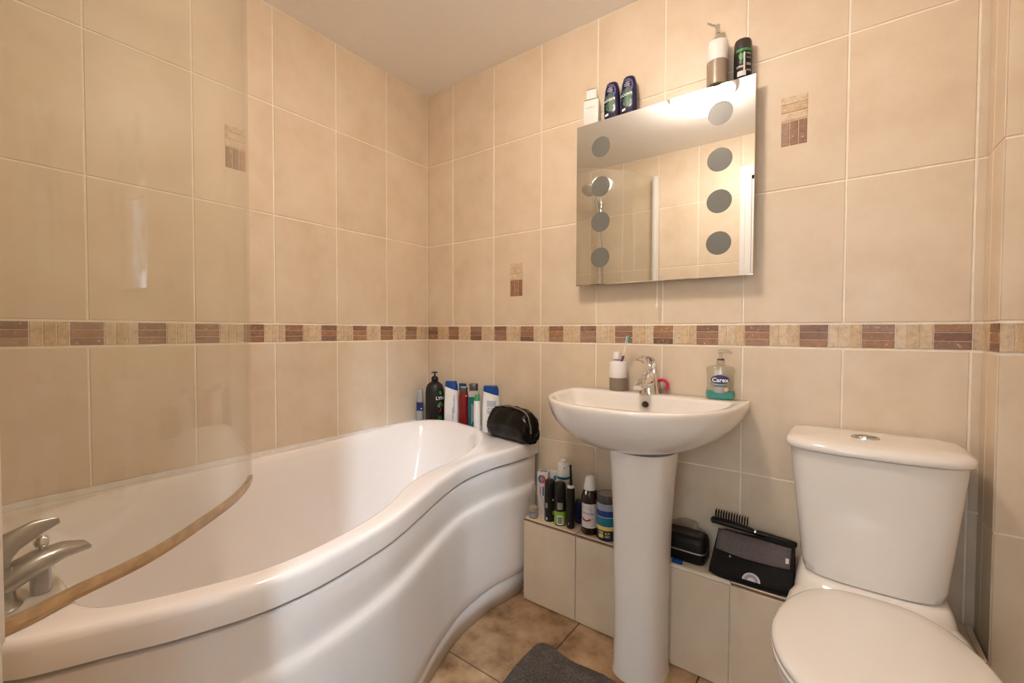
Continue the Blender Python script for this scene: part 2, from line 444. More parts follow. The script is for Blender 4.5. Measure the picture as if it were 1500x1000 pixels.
# landing beyond the doorway, with a high stair window that lets daylight in and an added low fill pane
mb = MB(); mb.box(.2, -3.1, 0, .3, -1.63, 3.7); struct(mb.build('wall_hall_left', 'hall_paint', smooth=False))
mb = MB(); mb.box(3.5, -3.1, 0, 3.6, -1.63, 3.7); struct(mb.build('wall_hall_right', 'hall_paint', smooth=False))
WX0, WX1, WZ0, WZ1 = 2.9, 3.2, 2.75, 3.5
VX0, VX1, VZ0, VZ1 = 1.25, 1.95, .75, 1.75
mb = MB(); mb.box(.2, -3.1, 0, VX0, -3.0, 3.7); mb.box(VX1, -3.1, 0, WX0, -3.0, 3.7); mb.box(VX0, -3.1, 0, VX1, -3.0, VZ0); mb.box(VX0, -3.1, VZ1, VX1, -3.0, 3.7); mb.box(WX1, -3.1, 0, 3.6, -3.0, 3.7); mb.box(WX0, -3.1, 0, WX1, -3.0, WZ0); mb.box(WX0, -3.1, WZ1, WX1, -3.0, 3.7)
struct(mb.build('wall_hall_far', 'hall_paint', smooth=False))
mb = MB(); mb.box(.2, -3.1, 3.7, 3.6, -1.53, 3.8); struct(mb.build('ceiling_hall', 'hall_paint', smooth=False))
def hall_window(name, x0, x1, z0, z1, m, t=.03):
    mb = MB()
    mb.box(x0, -3.06, z0, x0+t, -3.01, z1); mb.box(x1-t, -3.06, z0, x1, -3.01, z1); mb.box(x0, -3.06, z0, x1, -3.01, z0+t); mb.box(x0, -3.06, z1-t, x1, -3.01, z1)
    mb.box(x0+t, -3.045, z0+t, x1-t, -3.04, z1-t, 1)
    struct(mb.build(name, ['white_gloss', m], smooth=False))
hall_window('window_1', WX0, WX1, WZ0, WZ1, 'daylight'); hall_window('fill_pane', VX0, VX1, VZ0, VZ1, 'fill_low')  # second, lower one is added out of view to lift the ceiling

# ------------------------------------------------------------------ ceiling lamp
lamp = thing('ceiling_light', 'round white dome ceiling light glowing warm, seen in the wall mirror', 'ceiling light', (1.13, -.87, CEIL))
lathe('base', [(.145, -.022), (.15, -.018), (.15, 0)], 'white_gloss', lamp)
lathe('diffuser', [(.02, -.104), (.06, -.099), (.095, -.085), (.12, -.062), (.134, -.038), (.138, -.023)], 'lamp', lamp, angle=80)
lathe('bulb', [(.004, -.088), (.020, -.083), (.029, -.068), (.029, -.056), (.018, -.040), (.013, -.0225)], 'bulb', lamp, 24, 80)

# ------------------------------------------------------------------ bath
OUT = [(.655, -1.522), (.722, -1.475), (.750, -1.43), (.777, -1.375), (.808, -1.317), (.835, -1.25), (.857, -1.17), (.859, -1.06), (.834, -.91), (.797, -.80),
       (.752, -.69), (.709, -.58), (.674, -.45), (.670, -.30), (.688, -.18), (.690, -.055), (.655, -.012), (.35, -.007), (.05, -.007), (.006, -.12),
       (.006, -.42), (.006, -.60), (.006, -.90), (.006, -1.2), (.006, -1.48), (.03, -1.524), (.25, -1.524), (.45, -1.524)]
INN = [(.60, -1.405, .6), (.655, -1.405, .6), (.690, -1.395, .6), (.725, -1.37, .6), (.757, -1.315, .6), (.785, -1.25, .6), (.811, -1.165, .6), (.813, -1.06, .6), (.782, -.91, .6), (.737, -.805, .6),
       (.676, -.705, .6), (.632, -.585, .6), (.616, -.43, .602), (.580, -.29, .612), (.530, -.205, .625), (.475, -.155, .634), (.425, -.135, .637), (.27, -.112, .638), (.15, -.150, .637), (.10, -.27, .632),
       (.08, -.42, .62), (.058, -.60, .608), (.052, -.90, .602), (.052, -1.2, .6), (.09, -1.34, .6), (.15, -1.395, .6), (.25, -1.405, .6), (.45, -1.405, .6)]
oc = catmull([(x, y, 0) for x, y in OUT], 6, True); ic = catmull([p for p in INN], 6, True)
clampo = lambda p: (min(max(p[0], .006), .9), min(max(p[1], -1.524), -.007))
oc = [clampo(p) for p in oc]; ic = [tuple(p) for p in ic]
nb = len(oc)
def off_in(curve, d):
    r = []; n = len(curve)
    for i in range(n):
        a, b = curve[i-1], curve[(i+1) % n]; tx, ty = b[0]-a[0], b[1]-a[1]; L = math.hypot(tx, ty) or 1
        r.append((curve[i][0]-ty/L*d, curve[i][1]+tx/L*d))
    return r
# orientation: curve runs rear -> front edge -> far end -> left wall (counter-clockwise seen from above), inside is to the left
o1, o2, o3 = off_in(oc, .002), off_in(oc, .006), off_in(oc, .013)
def lerp2(a, b, t): return (a[0]+(b[0]-a[0])*t, a[1]+(b[1]-a[1])*t)
def axis(p): return (.37+.07*min(1, max(0, (-.3-p[1])/.9)), max(-1.12, min(-.55, p[1])))
rings = []
rings.append([(p[0], p[1], .546) for p in off_in(oc, .012)])
rings.append([(p[0], p[1], .546) for p in oc]); rings.append([(p[0], p[1], .552) for p in oc]); rings.append([(p[0], p[1], .584) for p in oc])
rings.append([(p[0], p[1], .592) for p in o1]); rings.append([(p[0], p[1], .598) for p in o2]); rings.append([(p[0], p[1], .600) for p in o3])
def deck(t): return [lerp2(o3[i], ic[i], t) for i in range(nb)]
rings.append([(x, y, .600) for i, (x, y) in enumerate(deck(.5))])
rings.append([(x, y, .600+.25*(ic[i][2]-.6)*0) for i, (x, y) in enumerate(deck(.75))])
rings.append([(x, y, .600+.60*(ic[i][2]-.6)) for i, (x, y) in enumerate(deck(.90))])
rings.append([ic[i] for i in range(nb)])
def basin(s0, z, far):
    r = []
    for i in range(nb):
        x, y, zz = ic[i]; c = axis((x, y)); w = max(0, min(1, (y+.62)/.4)); s = s0*(1-w)+far*w
        q = lerp2((x, y), c, s); r.append((q[0], q[1], z if z < .55 else zz-(.6-z)))
    return r
rings += [basin(.02, .597, .025), basin(.035, .590, .05), basin(.055, .575, .08), basin(.09, .50, .20), basin(.13, .40, .33), basin(.18, .30, .45), basin(.25, .23, .53), basin(.36, .19, .62), basin(.6, .175, .75)]
bath = thing('bathtub', 'white curved P-shaped bath with rippled front panel along the left wall', 'bath', (0, 0, 0))
v, f = skin(rings, False, True); obj('tub', v, f, 'acrylic', bath, angle=65)
# front panel, follows the outer curve from the rear end to the far right corner
i0, i1 = 0, 6*15
front = off_in(oc, .003)[i0:i1+1]; front_n = [(-(b[0]-a[0]), -(b[1]-a[1])) for a, b in zip(front, off_in(oc, .013)[i0:i1+1])]
def sweep(prof):
    R = []
    for z, d in prof:
        ring = []
        for i, (p, n) in enumerate(zip(front, front_n)):
            w = min(1, max(0, (i-18)/36)); w = w*w*(3-2*w)      # the moulded ripple dies out towards the rear end
            e = d if (d > .0045 or z < .105) else d*w+.001*(1-w)
            ring.append((p[0]-n[0]*e*100, p[1]-n[1]*e*100, z))
        R.append(ring)
    return R
prof = [(.540, .024), (.5375, .010), (.534, .004), (.525, .001), (.49, .002), (.455, .004), (.440, .0045), (.432, .002), (.424, -.004), (.416, -.0075), (.404, -.009), (.38, -.008), (.25, -.004), (.14, -.002), (.106, -.001), (.102, .001), (.102, .02)]
v, f = skin(sweep(prof), False, False, closed=False); obj('front_panel', v, f, 'acrylic', bath, angle=50)
v, f = skin(sweep([(.11, .014), (.004, .016)]), False, False, closed=False); pl = obj('plinth', v, f, 'acrylic', bath)
sd = pl.modifiers.new('s', 'SOLIDIFY'); sd.thickness = .008
v, f = skin(sweep([(.548, .014), (.50, .018)]), False, False, closed=False); obj('groove_shade', v, f, 'gap_shade', bath)  # dark strip in place of the shade in the groove under the lip
# closing end of the panel down to the ledge
mb = MB(); mb.box(.03, -.06, .0, .66, -.05, .545); mb.box(.655, -.10, LZ+.002, .682, -.04, .54); mb.build('end_panel', 'acrylic', bath, smooth=False)
mb = MB(); mb.box(.0045, -1.52, .598, .012, -.01, .612); mb.box(.012, -.011, .598, .66, -.0045, .611); mb.build('sealant_strip', 'white_plastic', bath, smooth=False)
lathe('plug_waste', [(.034, .173), (.034, .178), (.012, .181)], 'dull_chrome', bath).location = (.42, -1.05, 0)

# bath mixer tap
tap = thing('bath_mixer_tap', 'limescaled chrome bath tap behind the shower screen, lower left', 'tap', (.592, -1.482, .6015))
mb = MB(); mb.tube([(0, 0, .0), (0, 0, .01), (0, 0, .035), (0, .002, .065)], [.034, .027, .024, .022], 20)
mb.tube([(-.002, -.012, .028), (-.004, .02, .043), (-.010, .055, .056), (-.016, .085, .060), (-.020, .108, .056), (-.022, .118, .050)], [(.022, .026), (.022, .027), (.019, .025), (.014, .021), (.010, .015), (.004, .007)], 20)
mb.build('body', 'dull_chrome', tap)
mb = MB(); mb.tube([(0, -.004, .06), (0, .004, .085), (-.002, .022, .101), (-.006, .050, .113), (-.010, .078, .117)], [(.020, .022), (.017, .021), (.010, .018), (.006, .014), (.003, .006)], 18); mb.build('lever', 'dull_chrome', tap)
mb = MB(); mb.tube([(-.012, .057, .058), (-.012, .057, .077)], .0035, 10); mb.build('knob_stem', 'dull_chrome', tap)
lathe('diverter_knob', [(.002, -.011), (.008, -.008), (.011, 0), (.008, .008), (.002, .011)], 'chrome', tap, 20, 80).location = (-.012, .057, .086)
mb = MB(); mb.tube([(-.012, .055, .052), (-.012, .055, .02), (-.012, .055, -.0)], [.012, .0135, .013], 18); mb.build('outlet', 'dull_chrome', tap)

# shower riser, seen in the mirror
sh = thing('shower_rail', 'chrome shower rail with hand shower on the rear wall, seen in the mirror', 'shower', (.31, YR+.005, 0))
mb = MB(); mb.tube([(0, .045, 1.0), (0, .045, 2.0)], .0095, 14)
for z in (1.02, 1.98): mb.tube([(0, 0, z), (0, .045, z)], .012, 12)
mb.build('rail', 'chrome', sh)
mb = MB(); mb.tube([(0, .045, 1.93), (0, .045, 1.97)], .02, 14); mb.tube([(0, .05, 1.95), (-.01, .085, 1.965)], .016, 12); mb.build('holder', 'dull_chrome', sh)
mb = MB(); mb.tube([(-.008, .075, 1.90), (-.012, .09, 1.97), (-.02, .115, 2.03), (-.03, .15, 2.06)], [.010, .012, .013, .018], 14)
mb.tube([(-.03, .14, 2.07), (-.034, .16, 2.045), (-.036, .172, 2.030)], [.02, .045, .047], 24); mb.build('hand_shower', 'dull_chrome', sh)
mb = MB(); mb.tube(catmull([(-.008, .075, 1.90), (.02, .06, 1.75), (.025, .05, 1.3), (.03, .05, .9), (.10, .06, .68), (.2, .068, .607)], 6), .006, 10); mb.build('hose', 'dull_chrome', sh)

# curved shower screen
SC = [(.700, -1.505), (.697, -1.475), (.686, -1.444), (.664, -1.402), (.627, -1.311), (.586, -1.247), (.516, -1.163), (.437, -1.077), (.356, -1.011), (.293, -.972)]
sp = [(p.x, p.y) for p in catmull([(x, y, 0) for x, y in SC], 8)]
def ribbon(pts, th, z0, z1):
    L, R = [], []
    for i in range(len(pts)):
        a, b = pts[max(0, i-1)], pts[min(len(pts)-1, i+1)]; tx, ty = b[0]-a[0], b[1]-a[1]; l = math.hypot(tx, ty)
        nx, ny = -ty/l*th/2, tx/l*th/2; L.append((pts[i][0]+nx, pts[i][1]+ny)); R.append((pts[i][0]-nx, pts[i][1]-ny))
    rr = [[(l[0], l[1], z0), (r[0], r[1], z0), (r[0], r[1], z1), (l[0], l[1], z1)] for l, r in zip(L, R)]
    return skin(rr)
scr = thing('shower_screen', 'curved hazy glass shower screen with brown stained bottom seal over the bath', 'shower screen', (0, 0, 0))
v, f = ribbon(sp, .006, .622, 2.075); obj('glass_panel', v, f, 'screen', scr, angle=30)
v, f = ribbon(sp[4:], .010, .611, .625); obj('bottom_seal', v, f, 'seal', scr, angle=30)
v, f = ribbon(sp[4:], .005, .603, .610); obj('drip_strip', v, f, 'seal', scr, angle=30)
mb = MB(); mb.box(.686, YR+.007, .602, .716, -1.4775, 2.08); mb.build('wall_profile', 'white_gloss', scr, smooth=False)

# ------------------------------------------------------------------ wash basin, pedestal, mixer
bas = thing('wash_basin', 'white D-shaped wash basin on pedestal under the mirror', 'basin', (1.163, 0, 0))
def rimring(a, b, y0, e, n=72, yb=-.006):
    R = []
    for k in range(n):
        t = 2*PI*k/n; x, y = se(a, 1, e, t)
        if y > 0:   # back half: straight to the wall with a rounded corner
            x, yy = se(a, 1, 7, t); y = y0+(yb-y0)*yy
        else: y = y0+b*y
        R.append((x, y))
    return R
rim = rimring(.305, .395, -.055, 2.35)
def scaled(R, s, cy=-.215, sb=None): return [(x*s, cy+(y-cy)*s) for x, y in R]
ZR = .838
out = []
for s, z in [(.36, .6905), (.45, .6915), (.52, .697), (.63, .708), (.74, .724), (.84, .746), (.92, .770), (.965, .792), (.988, .811), (.998, .824), (1.0, .831)]:
    out.append([(x, y, z) for x, y in scaled(rim, s)])
out.append([(x, y, ZR-.002) for x, y in scaled(rim, .995)]); out.append([(x, y, ZR) for x, y in scaled(rim, .985)])
inn = []
for k in range(72):
    t = 2*PI*k/72; x, y = se(.268, 1, 2.5, t)
    if y > 0: x, y = se(.268, 1, 4, t); y = -.13+.032*y
    else: y = -.13+.288*y
    inn.append((x, y))
icy = -.22
for s, z in [(1.03, ZR+.0005), (1.0, ZR-.002), (.985, ZR-.010), (.95, ZR-.035), (.88, ZR-.065), (.75, ZR-.092), (.55, ZR-.108), (.3, ZR-.114), (.08, ZR-.115)]:
    out.append([(x*s, icy+(y-icy)*s, z) for x, y in inn])
v, f = skin(out, True, True); obj('bowl', v, f, 'ceramic', bas, angle=60)
mb = MB(); mb.tube([(0.008, -.1215, .808), (0.008, -.1165, .810)], .0105, 20); ov = mb.build('overflow_hole', 'gap_shade', bas)
mb = MB(); mb.tube([(0.008, -.1222, .808), (0.008, -.1205, .8085)], .0125, 20, caps=False); mb.build('overflow_ring', 'terracotta', ov)
lathe('waste', [(.028, ZR-.1145), (.028, ZR-.112), (.01, ZR-.110)], 'chrome', bas).location = (0, -.22, 0)
ped = None
R = []
for z, a, b, cy in [(0, .081, .098, -.212), (.03, .0775, .095, -.212), (.2, .077, .095, -.212), (.45, .082, .100, -.210), (.6, .090, .108, -.208), (.66, .097, .108, -.208), (.6895, .100, .108, -.209)]:
    R.append([(x, min(y+cy, -.163), z) for x, y in (se(a, b, 2.5, 2*PI*k/56) for k in range(56))])
v, f = skin(R); ped = obj('basin_pedestal', v, f, 'ceramic', None, angle=60); ped.location = (1.198, 0, 0)
tag(ped, 'white ceramic pedestal column standing on the floor under the basin', 'pedestal')

mix = thing('basin_mixer_tap', 'chrome single lever mixer tap with loop handle on the basin', 'tap', (1.163, -.062, ZR+.0008))
mb = MB(); mb.tube([(0, .004, 0), (0, .004, .008), (0, .002, .03), (0, 0, .052), (0, .002, .068)], [.034, .032, .030, .029, .022], 24)
mb.tube([(0, .0, .040), (0, -.03, .047), (0, -.065, .045), (0, -.095, .036), (0, -.108, .029)], [(.023, .022), (.020, .0215), (.014, .019), (.011, .017), (.009, .014)], 20)
mb.build('body', 'chrome', mix)
mb = MB(); mb.tube([(0, -.093, .034), (0, -.095, .020)], .0105, 18); mb.build('aerator', 'dull_chrome', mix)
mb = MB()
lv = catmull([(0, .016, .052), (0, .021, .080), (0, .013, .108), (0, -.010, .123), (0, -.045, .127), (0, -.075, .1235), (0, -.100, .118)], 5)
mb.tube(lv, [(.017-.004*max(0, (i-15)/15), .0045-.002*max(0, (i-18)/12)) for i in range(len(lv))], 16)
lv = catmull([(0, -.010, .062), (0, -.020, .080), (0, -.026, .100), (0, -.042, .117), (0, -.070, .121)], 5)
mb.tube(lv, [(.013, .0038)]*len(lv), 14)
mb.tube([(0, .002, .055), (0, .002, .068), (0, .002, .074)], [.020, .0185, .012], 20)
mb.build('lever', 'chrome', mix)
mb = MB(); mb.tube([(0, -.0245, .055), (0, -.027, .0553)], .004, 12); mb.build('temperature_dot', 'blue_ink', mix)

# ------------------------------------------------------------------ toilet
wc = thing('toilet', 'white close coupled toilet with closed seat beside the right wall', 'toilet', (1.75, 0, 0))
def dshape(a, yb, yf, corner, n=64, e=2.6, eb=9):
    """front bulging, back straight"""
    R = []
    for k in range(n):
        t = 2*PI*k/n
        if math.sin(t) >= 0: x, y = se(a, 1, eb, t); R.append((x, corner+(yb-corner)*y))
        else: x, y = se(a, 1, e, t); R.append((x, corner+(corner-yf)*y))
    return R
def cist(z, a, yf, corner=-.17): return [(x, y, z) for x, y in dshape(a, -.022, yf, corner, e=3.0)]
rr = [cist(.441, .128, -.215, -.155), cist(.444, .134, -.230, -.16), cist(.47, .1385, -.236), cist(.60, .152, -.243), cist(.72, .164, -.247), cist(.755, .167, -.248)]
v, f = skin(rr); obj('cistern', v, f, 'ceramic', wc, angle=60)
lid = lambda z, a, yf, yb, corner=-.17: [(x, y, z) for x, y in dshape(a, yb, yf, corner, e=3.0)]
rr = [lid(.757, .170, -.250, -.020), lid(.758, .175, -.256, -.016), lid(.763, .1775, -.259, -.014), lid(.771, .177, -.2585, -.015), lid(.778, .173, -.253, -.018), lid(.7825, .163, -.24, -.026), lid(.7855, .13, -.205, -.05), lid(.7865, .07, -.15, -.09, -.12)]
v, f = skin(rr); cl = obj('cistern_lid', v, f, 'ceramic', wc, angle=60)
lofted('flush_button_rim', [(.786, .029, .018), (.789, .0285, .0175), (.790, .026, .0155)], 'chrome', wc).location = (-.012, -.145, 0)
fb = lofted('flush_button', [(.789, .0225, .013), (.792, .0215, .0125), (.793, .016, .009)], 'dull_chrome', wc); fb.location = (-.012, -.145, 0)
# pan: pedestal foot, bowl and the shelf that carries the cistern
def pan(z, a, yb, yf, corner, e=2.3):
    sm = lambda y: (lambda t: t*t*(3-2*t))(min(1, max(0, (y+.34)/.16)))
    return [(x*(1-.17*sm(y)), y, z) for x, y in dshape(a, yb, yf, corner, e=e, eb=6)]
rr = [pan(0, .115, -.165, -.50, -.30), pan(.02, .11, -.165, -.495, -.30), pan(.15, .10, -.165, -.50, -.30), pan(.25, .115, -.165, -.55, -.32), pan(.325, .145, -.165, -.62, -.36), pan(.328, .148, -.05, -.622, -.36), pan(.37, .165, -.04, -.66, -.42), pan(.395, .175, -.04, -.675, -.45), pan(.405, .172, -.045, -.67, -.45), pan(.408, .16, -.05, -.65, -.44)]
v, f = skin(rr); obj('pan', v, f, 'ceramic', wc, angle=60)
rr = []
for z, a, yf, b in [(.396, .152, -.285, -.05), (.408, .150, -.272, -.05), (.424, .146, -.257, -.045), (.435, .140, -.247, -.04), (.4395, .134, -.238, -.035)]:
    rr.append([(x, y, z) for x, y in dshape(a, b, yf, -.17, e=3.2)])
v, f = skin(rr); obj('cistern_shelf', v, f, 'ceramic', wc, angle=60)
def seat_ring(z, s, a=.176, yb=-.245, yf=-.685):
    R = []
    for k in range(72):
        t = 2*PI*k/72; cyc = -.47
        if math.sin(t) >= 0:
            x, y = se(a, 1, 3.2, t); x *= 1-.26*max(0, y)**1.5; yy = cyc+(yb-cyc)*y
        else: x, y = se(a, 1, 2.15, t); yy = cyc+(cyc-yf)*y
        R.append((x*s, cyc+(yy-cyc)*s, z))
    return R
v, f = skin([seat_ring(.409, .985), seat_ring(.411, 1.0), seat_ring(.419, 1.0), seat_ring(.4215, .985)]); obj('seat', v, f, 'seat', wc, angle=60)
v, f = skin([seat_ring(.4225, .985), seat_ring(.4245, .998), seat_ring(.432, .998), seat_ring(.4365, .985), seat_ring(.4395, .95), seat_ring(.4425, .8), seat_ring(.4445, .5), seat_ring(.445, .1)]); obj('seat_lid', v, f, 'seat', wc, angle=60)
for s in (-1, 1):
    mb = MB(); mb.tube([(s*.06, -.258, .413), (s*.10, -.258, .413)], .008, 12); mb.build('hinge', 'seat', wc)

# ------------------------------------------------------------------ mirror
mir = thing('wall_mirror', 'frameless square mirror with frosted round spots above the basin', 'mirror', (1.1735, 0, 1.5225))
mb = MB(); mb.box(-.275, -.049, -.275, .275, -.005, .299); mb.build('housing', 'mirror_back', mir, smooth=False)
mb = MB(); mb.slab((0, -.050, 0), (1, 0, 0), (0, 0, 1), (0, -1, 0), -.299, -.299, .299, .299, .005, .0015); mb.add([(-.299, -.050, -.299), (.299, -.050, -.299), (.299, -.050, .299), (-.299, -.050, .299)], [(0, 1, 2, 3)]); mb.build('mirror_glass', 'mirror', mir, smooth=False)
for x in (-.1995, .2015):
    for z in (.203, .059, -.070, -.200):
        zz = z+(.006 if x > 0 else 0)
        mb = MB(); mb.tube([(x, -.0549, zz), (x, -.0556, zz)], .0365, 40); mb.build('frosted_spot', 'frost', mir, angle=30)
mb = MB(); mb.tube([(.003, -.03, -.2995), (.003, -.03, -.372)], .0012, 8); pc = mb.build('pull_cord', 'grout', mir)
lathe('cord_toggle', [(.0025, -.392), (.0045, -.388), (.0045, -.378), (.002, -.371)], 'white_plastic', mir, 14).location = (.003, -.03, 0)

# ------------------------------------------------------------------ things on top of the mirror
MT = 1.8225
ks = [(0, .029, .012, 8), (.002, .030, .013, 8), (.088, .030, .013, 8), (.091, .028, .0115, 8)]
kb = thing('perfume_bottle', 'white flat perfume bottle with silver top at left end of the mirror top', 'perfume', (.925, -.033, MT), math.radians(8))
lofted('glass_body', ks, 'white_plastic', kb); lofted('shoulder', [(.0905, .027, .011, 6), (.095, .0265, .0108, 6), (.0965, .022, .0095, 5)], 'silver_plastic', kb)
lofted('cap', [(.0965, .021, .0095, 5), (.128, .021, .0095, 5), (.130, .019, .008, 5)], 'white_plastic', kb); lofted('cap_top', [(.130, .019, .0085, 5), (.134, .018, .008, 5)], 'chrome', kb)
Wrap(ks).put('lettering', text2d('KOUROS', .0085), 0, .062, 'grey_ink', kb)
# two shower gel bottles standing on their caps
rs = [(0, .026, .016, 3), (.003, .028, .0175, 3), (.03, .0295, .0185, 3), (.07, .029, .018, 3), (.105, .025, .015, 2.8), (.125, .020, .012, 2.6), (.131, .014, .008, 2.4)]
rb = thing('shower_gel_bottle', 'left of two dark blue shower gel bottles on the mirror top', 'shower gel', (1.008, -.034, MT), math.radians(12), 'dark blue shower gel bottles on the mirror')
bd = lofted('bottle', rs, 'indigo', rb)
w = Wrap(rs, -.12)
w.put('label', disc2d(.021, .030, n=30), 0, .092, 'lilac', rb, .0005)
w.put('green_badge', disc2d(.022, .022, n=30), -.002, .060, 'green', rb, .0008)
w.put('green_leaves', xf(disc2d(.014, .011), 0, 0), .002, .033, 'green', rb, .0007)
w.put('lettering', xf(text2d('RADOX', .0125, .02), rot=PI+.18), -.002, .063, 'white_ink', rb, .0012)
for dz, wd in ((.094, .018), (.100, .02), (.106, .014)): w.put('small_print', rect2d(wd, .0022), 0, dz, 'pale_grey', rb, .0009)
w.put('white_flash', poly2d([(-.016, 0), (-.003, .003), (-.004, .011), (-.016, .008)]), 0, .006, 'white_ink', rb, .0008)
copy_thing(rb, (1.072, -.034, MT), math.radians(12), 'right of two dark blue shower gel bottles on the mirror top')
# soap dispenser
dp = thing('soap_dispenser', 'white and taupe ceramic soap dispenser with chrome pump on the mirror top', 'soap dispenser', (1.361, -.036, MT))
lathe('lower_body', [(.029, 0), (.031, .002), (.031, .075)], 'taupe_d', dp); lathe('upper_body', [(.031, .0752), (.031, .132), (.029, .136), (.02, .138)], 'white_plastic', dp)
lathe('pump_collar', [(.019, .138), (.017, .148), (.010, .156), (.0085, .160)], 'chrome', dp)
mb = MB(); mb.tube([(0, 0, .160), (0, 0, .168)], .004, 12); mb.tube([(0, 0, .167), (0, 0, .193)], .0068, 16); mb.tube([(0, 0, .187), (-.012, -.010, .191), (-.027, -.022, .197)], [.0045, .004, .0032], 12); mb.build('pump_head', 'chrome', dp)
# black deodorant can with green print
ds = [(0, .0235, .0235), (.002, .025, .025), (.084, .025, .025), (.0845, .0245, .0245)]
dd = thing('deodorant_can', 'black deodorant stick with green label at right end of the mirror top', 'deodorant', (1.432, -.032, MT))
lofted('can', ds, 'brown_black', dd); lathe('cap', [(.0245, .0847), (.0245, .108), (.022, .116), (.015, .120)], 'dark_cap', dd)
w = Wrap(ds, .35)
w.put('green_band', rect2d(.05, .007), 0, .080, 'green2', dd); w.put('green_leaf', disc2d(.006, .010), -.009, .060, 'green2', dd); w.put('green_leaf', disc2d(.005, .006), -.009, .044, 'green', dd)
w.put('pale_stripe', rect2d(.005, .06, 3, 1), -.001, .042, 'label_white', dd); w.put('lettering', text2d('LYNX', .008, .03), -.012, .030, 'white_ink', dd)
for z, h in ((.068, .010), (.055, .006), (.036, .016), (.018, .012)): w.put('small_print', rect2d(.016, h*.5, 6, 1), .013, z, 'grey_ink', dd)
w.put('white_base_panel', rect2d(.024, .015, 6, 1), -.008, .0095, 'label_white', dd)

# ------------------------------------------------------------------ things on the basin
DZK = ZR+.001
cp = thing('tumbler', 'white and taupe ceramic tumbler holding a toothbrush on the basin', 'tumbler', (1.047, -.052, DZK))
lathe('lower_body', [(.029, 0), (.031, .002), (.031, .046)], 'taupe', cp)
lathe('upper_body', [(.031, .0462), (.031, .104), (.0298, .1055), (.0285, .104), (.0280, .050), (.005, .0475)], 'white_plastic', cp)
tp = thing('toothpaste_tube', 'white toothpaste tube cap-up inside the tumbler', 'toothpaste', (1.041, -.052, DZK+.05), 0)
lofted('tube', [(0, .013, .005), (.05, .013, .012), (.058, .012, .012)], 'white_plastic', tp); lofted('tube_shoulder', [(.0585, .0115, .0115), (.061, .0105, .0105)], 'navy_ink', tp)
lathe('cap', [(.0140, .061), (.0145, .064), (.0120, .086), (.0105, .088)], 'white_plastic', tp, 24)
tb = thing('toothbrush', 'purple and white toothbrush leaning in the tumbler', 'toothbrush', (1.058, -.053, DZK+.05))
mb = MB(); mb.tube(catmull([(-.008, 0, .002), (0, 0, .045), (.009, 0, .075)], 4), [(.004, .005)]*9, 10); mb.build('grip', 'purple', tb)
mb = MB(); mb.tube(catmull([(.009, 0, .075), (.014, 0, .100), (.0175, 0, .118), (.022, 0, .145)], 4), [(.003, .004)]*4+[(.0025, .003)]*4+[(.003, .0055)]*5, 10); mb.build('handle', 'white_plastic', tb)
mb = MB(); mb.tube([(.0245, -.001, .122), (.0295, -.001, .146)], [(.005, .005), (.005, .005)], 10); mb.build('bristles', 'mint', tb)
pk = thing('pink_ring', 'small pink plastic ring behind the basin tap', 'ring', (1.196, -.022, DZK))
a_ = [(.0185*math.cos(t), 0, .026+.0185*math.sin(t)) for t in [(-.30*PI+1.05*PI*k/18) for k in range(19)]]
mb = MB(); mb.tube(a_, [(.0055, .0075)]*19, 12); mb.build('arc', 'pink', pk)
mb = MB(); mb.box(-.010, -.010, 0, .016, .010, .013); mb.tube([(.010, 0, .012), (.011, 0, .020)], .004, 8); mb.build('clear_base', 'film', pk)
# hand soap
ss = [(0, .036, .020, 3.4), (.004, .041, .0235, 3.4), (.018, .0425, .0245, 3.4), (.04, .038, .022, 3.4), (.07, .0385, .0215, 3.4), (.092, .0415, .021, 3.2), (.101, .0385, .019, 2.8), (.1055, .022, .0145, 2.2), (.107, .0145, .0125, 2)]
sb = thing('hand_soap_bottle', 'clear pump bottle with teal hand soap and blue oval label on the basin', 'hand soap', (1.386, -.052, DZK), math.radians(9))
lofted('bottle', ss, 'soap_shell', sb, angle=60)
lofted('soap', [(.002, .034, .0185, 3.4), (.006, .039, .022, 3.4), (.018, .0408, .0232, 3.4), (.026, .0395, .0225, 3.4)], 'soap_liquid', sb, angle=60)
mb = MB(); mb.tube([(0, 0, .008), (0, 0, .10)], .003, 8); mb.build('dip_tube', 'white_plastic', sb)
lathe('neck', [(.0125, .1072), (.0125, .121), (.0105, .1225)], 'film', sb, 24); lathe('collar', [(.0105, .1226), (.0105, .1275)], 'dark_ink', sb, 24)
mb = MB(); mb.tube([(0, 0, .1276), (0, 0, .146)], [.005, .0055], 14); mb.tube([(-.008, 0, .149), (.004, 0, .151), (.022, 0, .150), (.032, 0, .144)], [(.006, .008), (.007, .009), (.005, .006), (.004, .005)], 14); mb.build('pump_head', 'soap_shell', sb)
w = Wrap(ss)
w.put('label_panel', disc2d(.027, .030, n=36), 0, .050, 'soap_label', sb, .0006)
lb = w.put('blue_oval', disc2d(.0262, .0140, n=36), 0, .063, 'navy_ink', sb, .0011)
w.put('lettering', text2d('Carex', .0185, .02), 0, .0615, 'white_ink', sb, .0016)
w.put('small_print', rect2d(.036, .0032), 0, .0435, 'dark_ink', sb, .0018); w.put('small_print', rect2d(.022, .0024), -.002, .035, 'grey_ink', sb, .0018)
w.put('red_arc', disc2d(.020, .008, PI*1.1, PI*1.9, 16, .85), 0, .030, 'red_ink', sb, .0011); w.put('peach_dot', disc2d(.006), .017, .033, 'peach', sb, .0012)

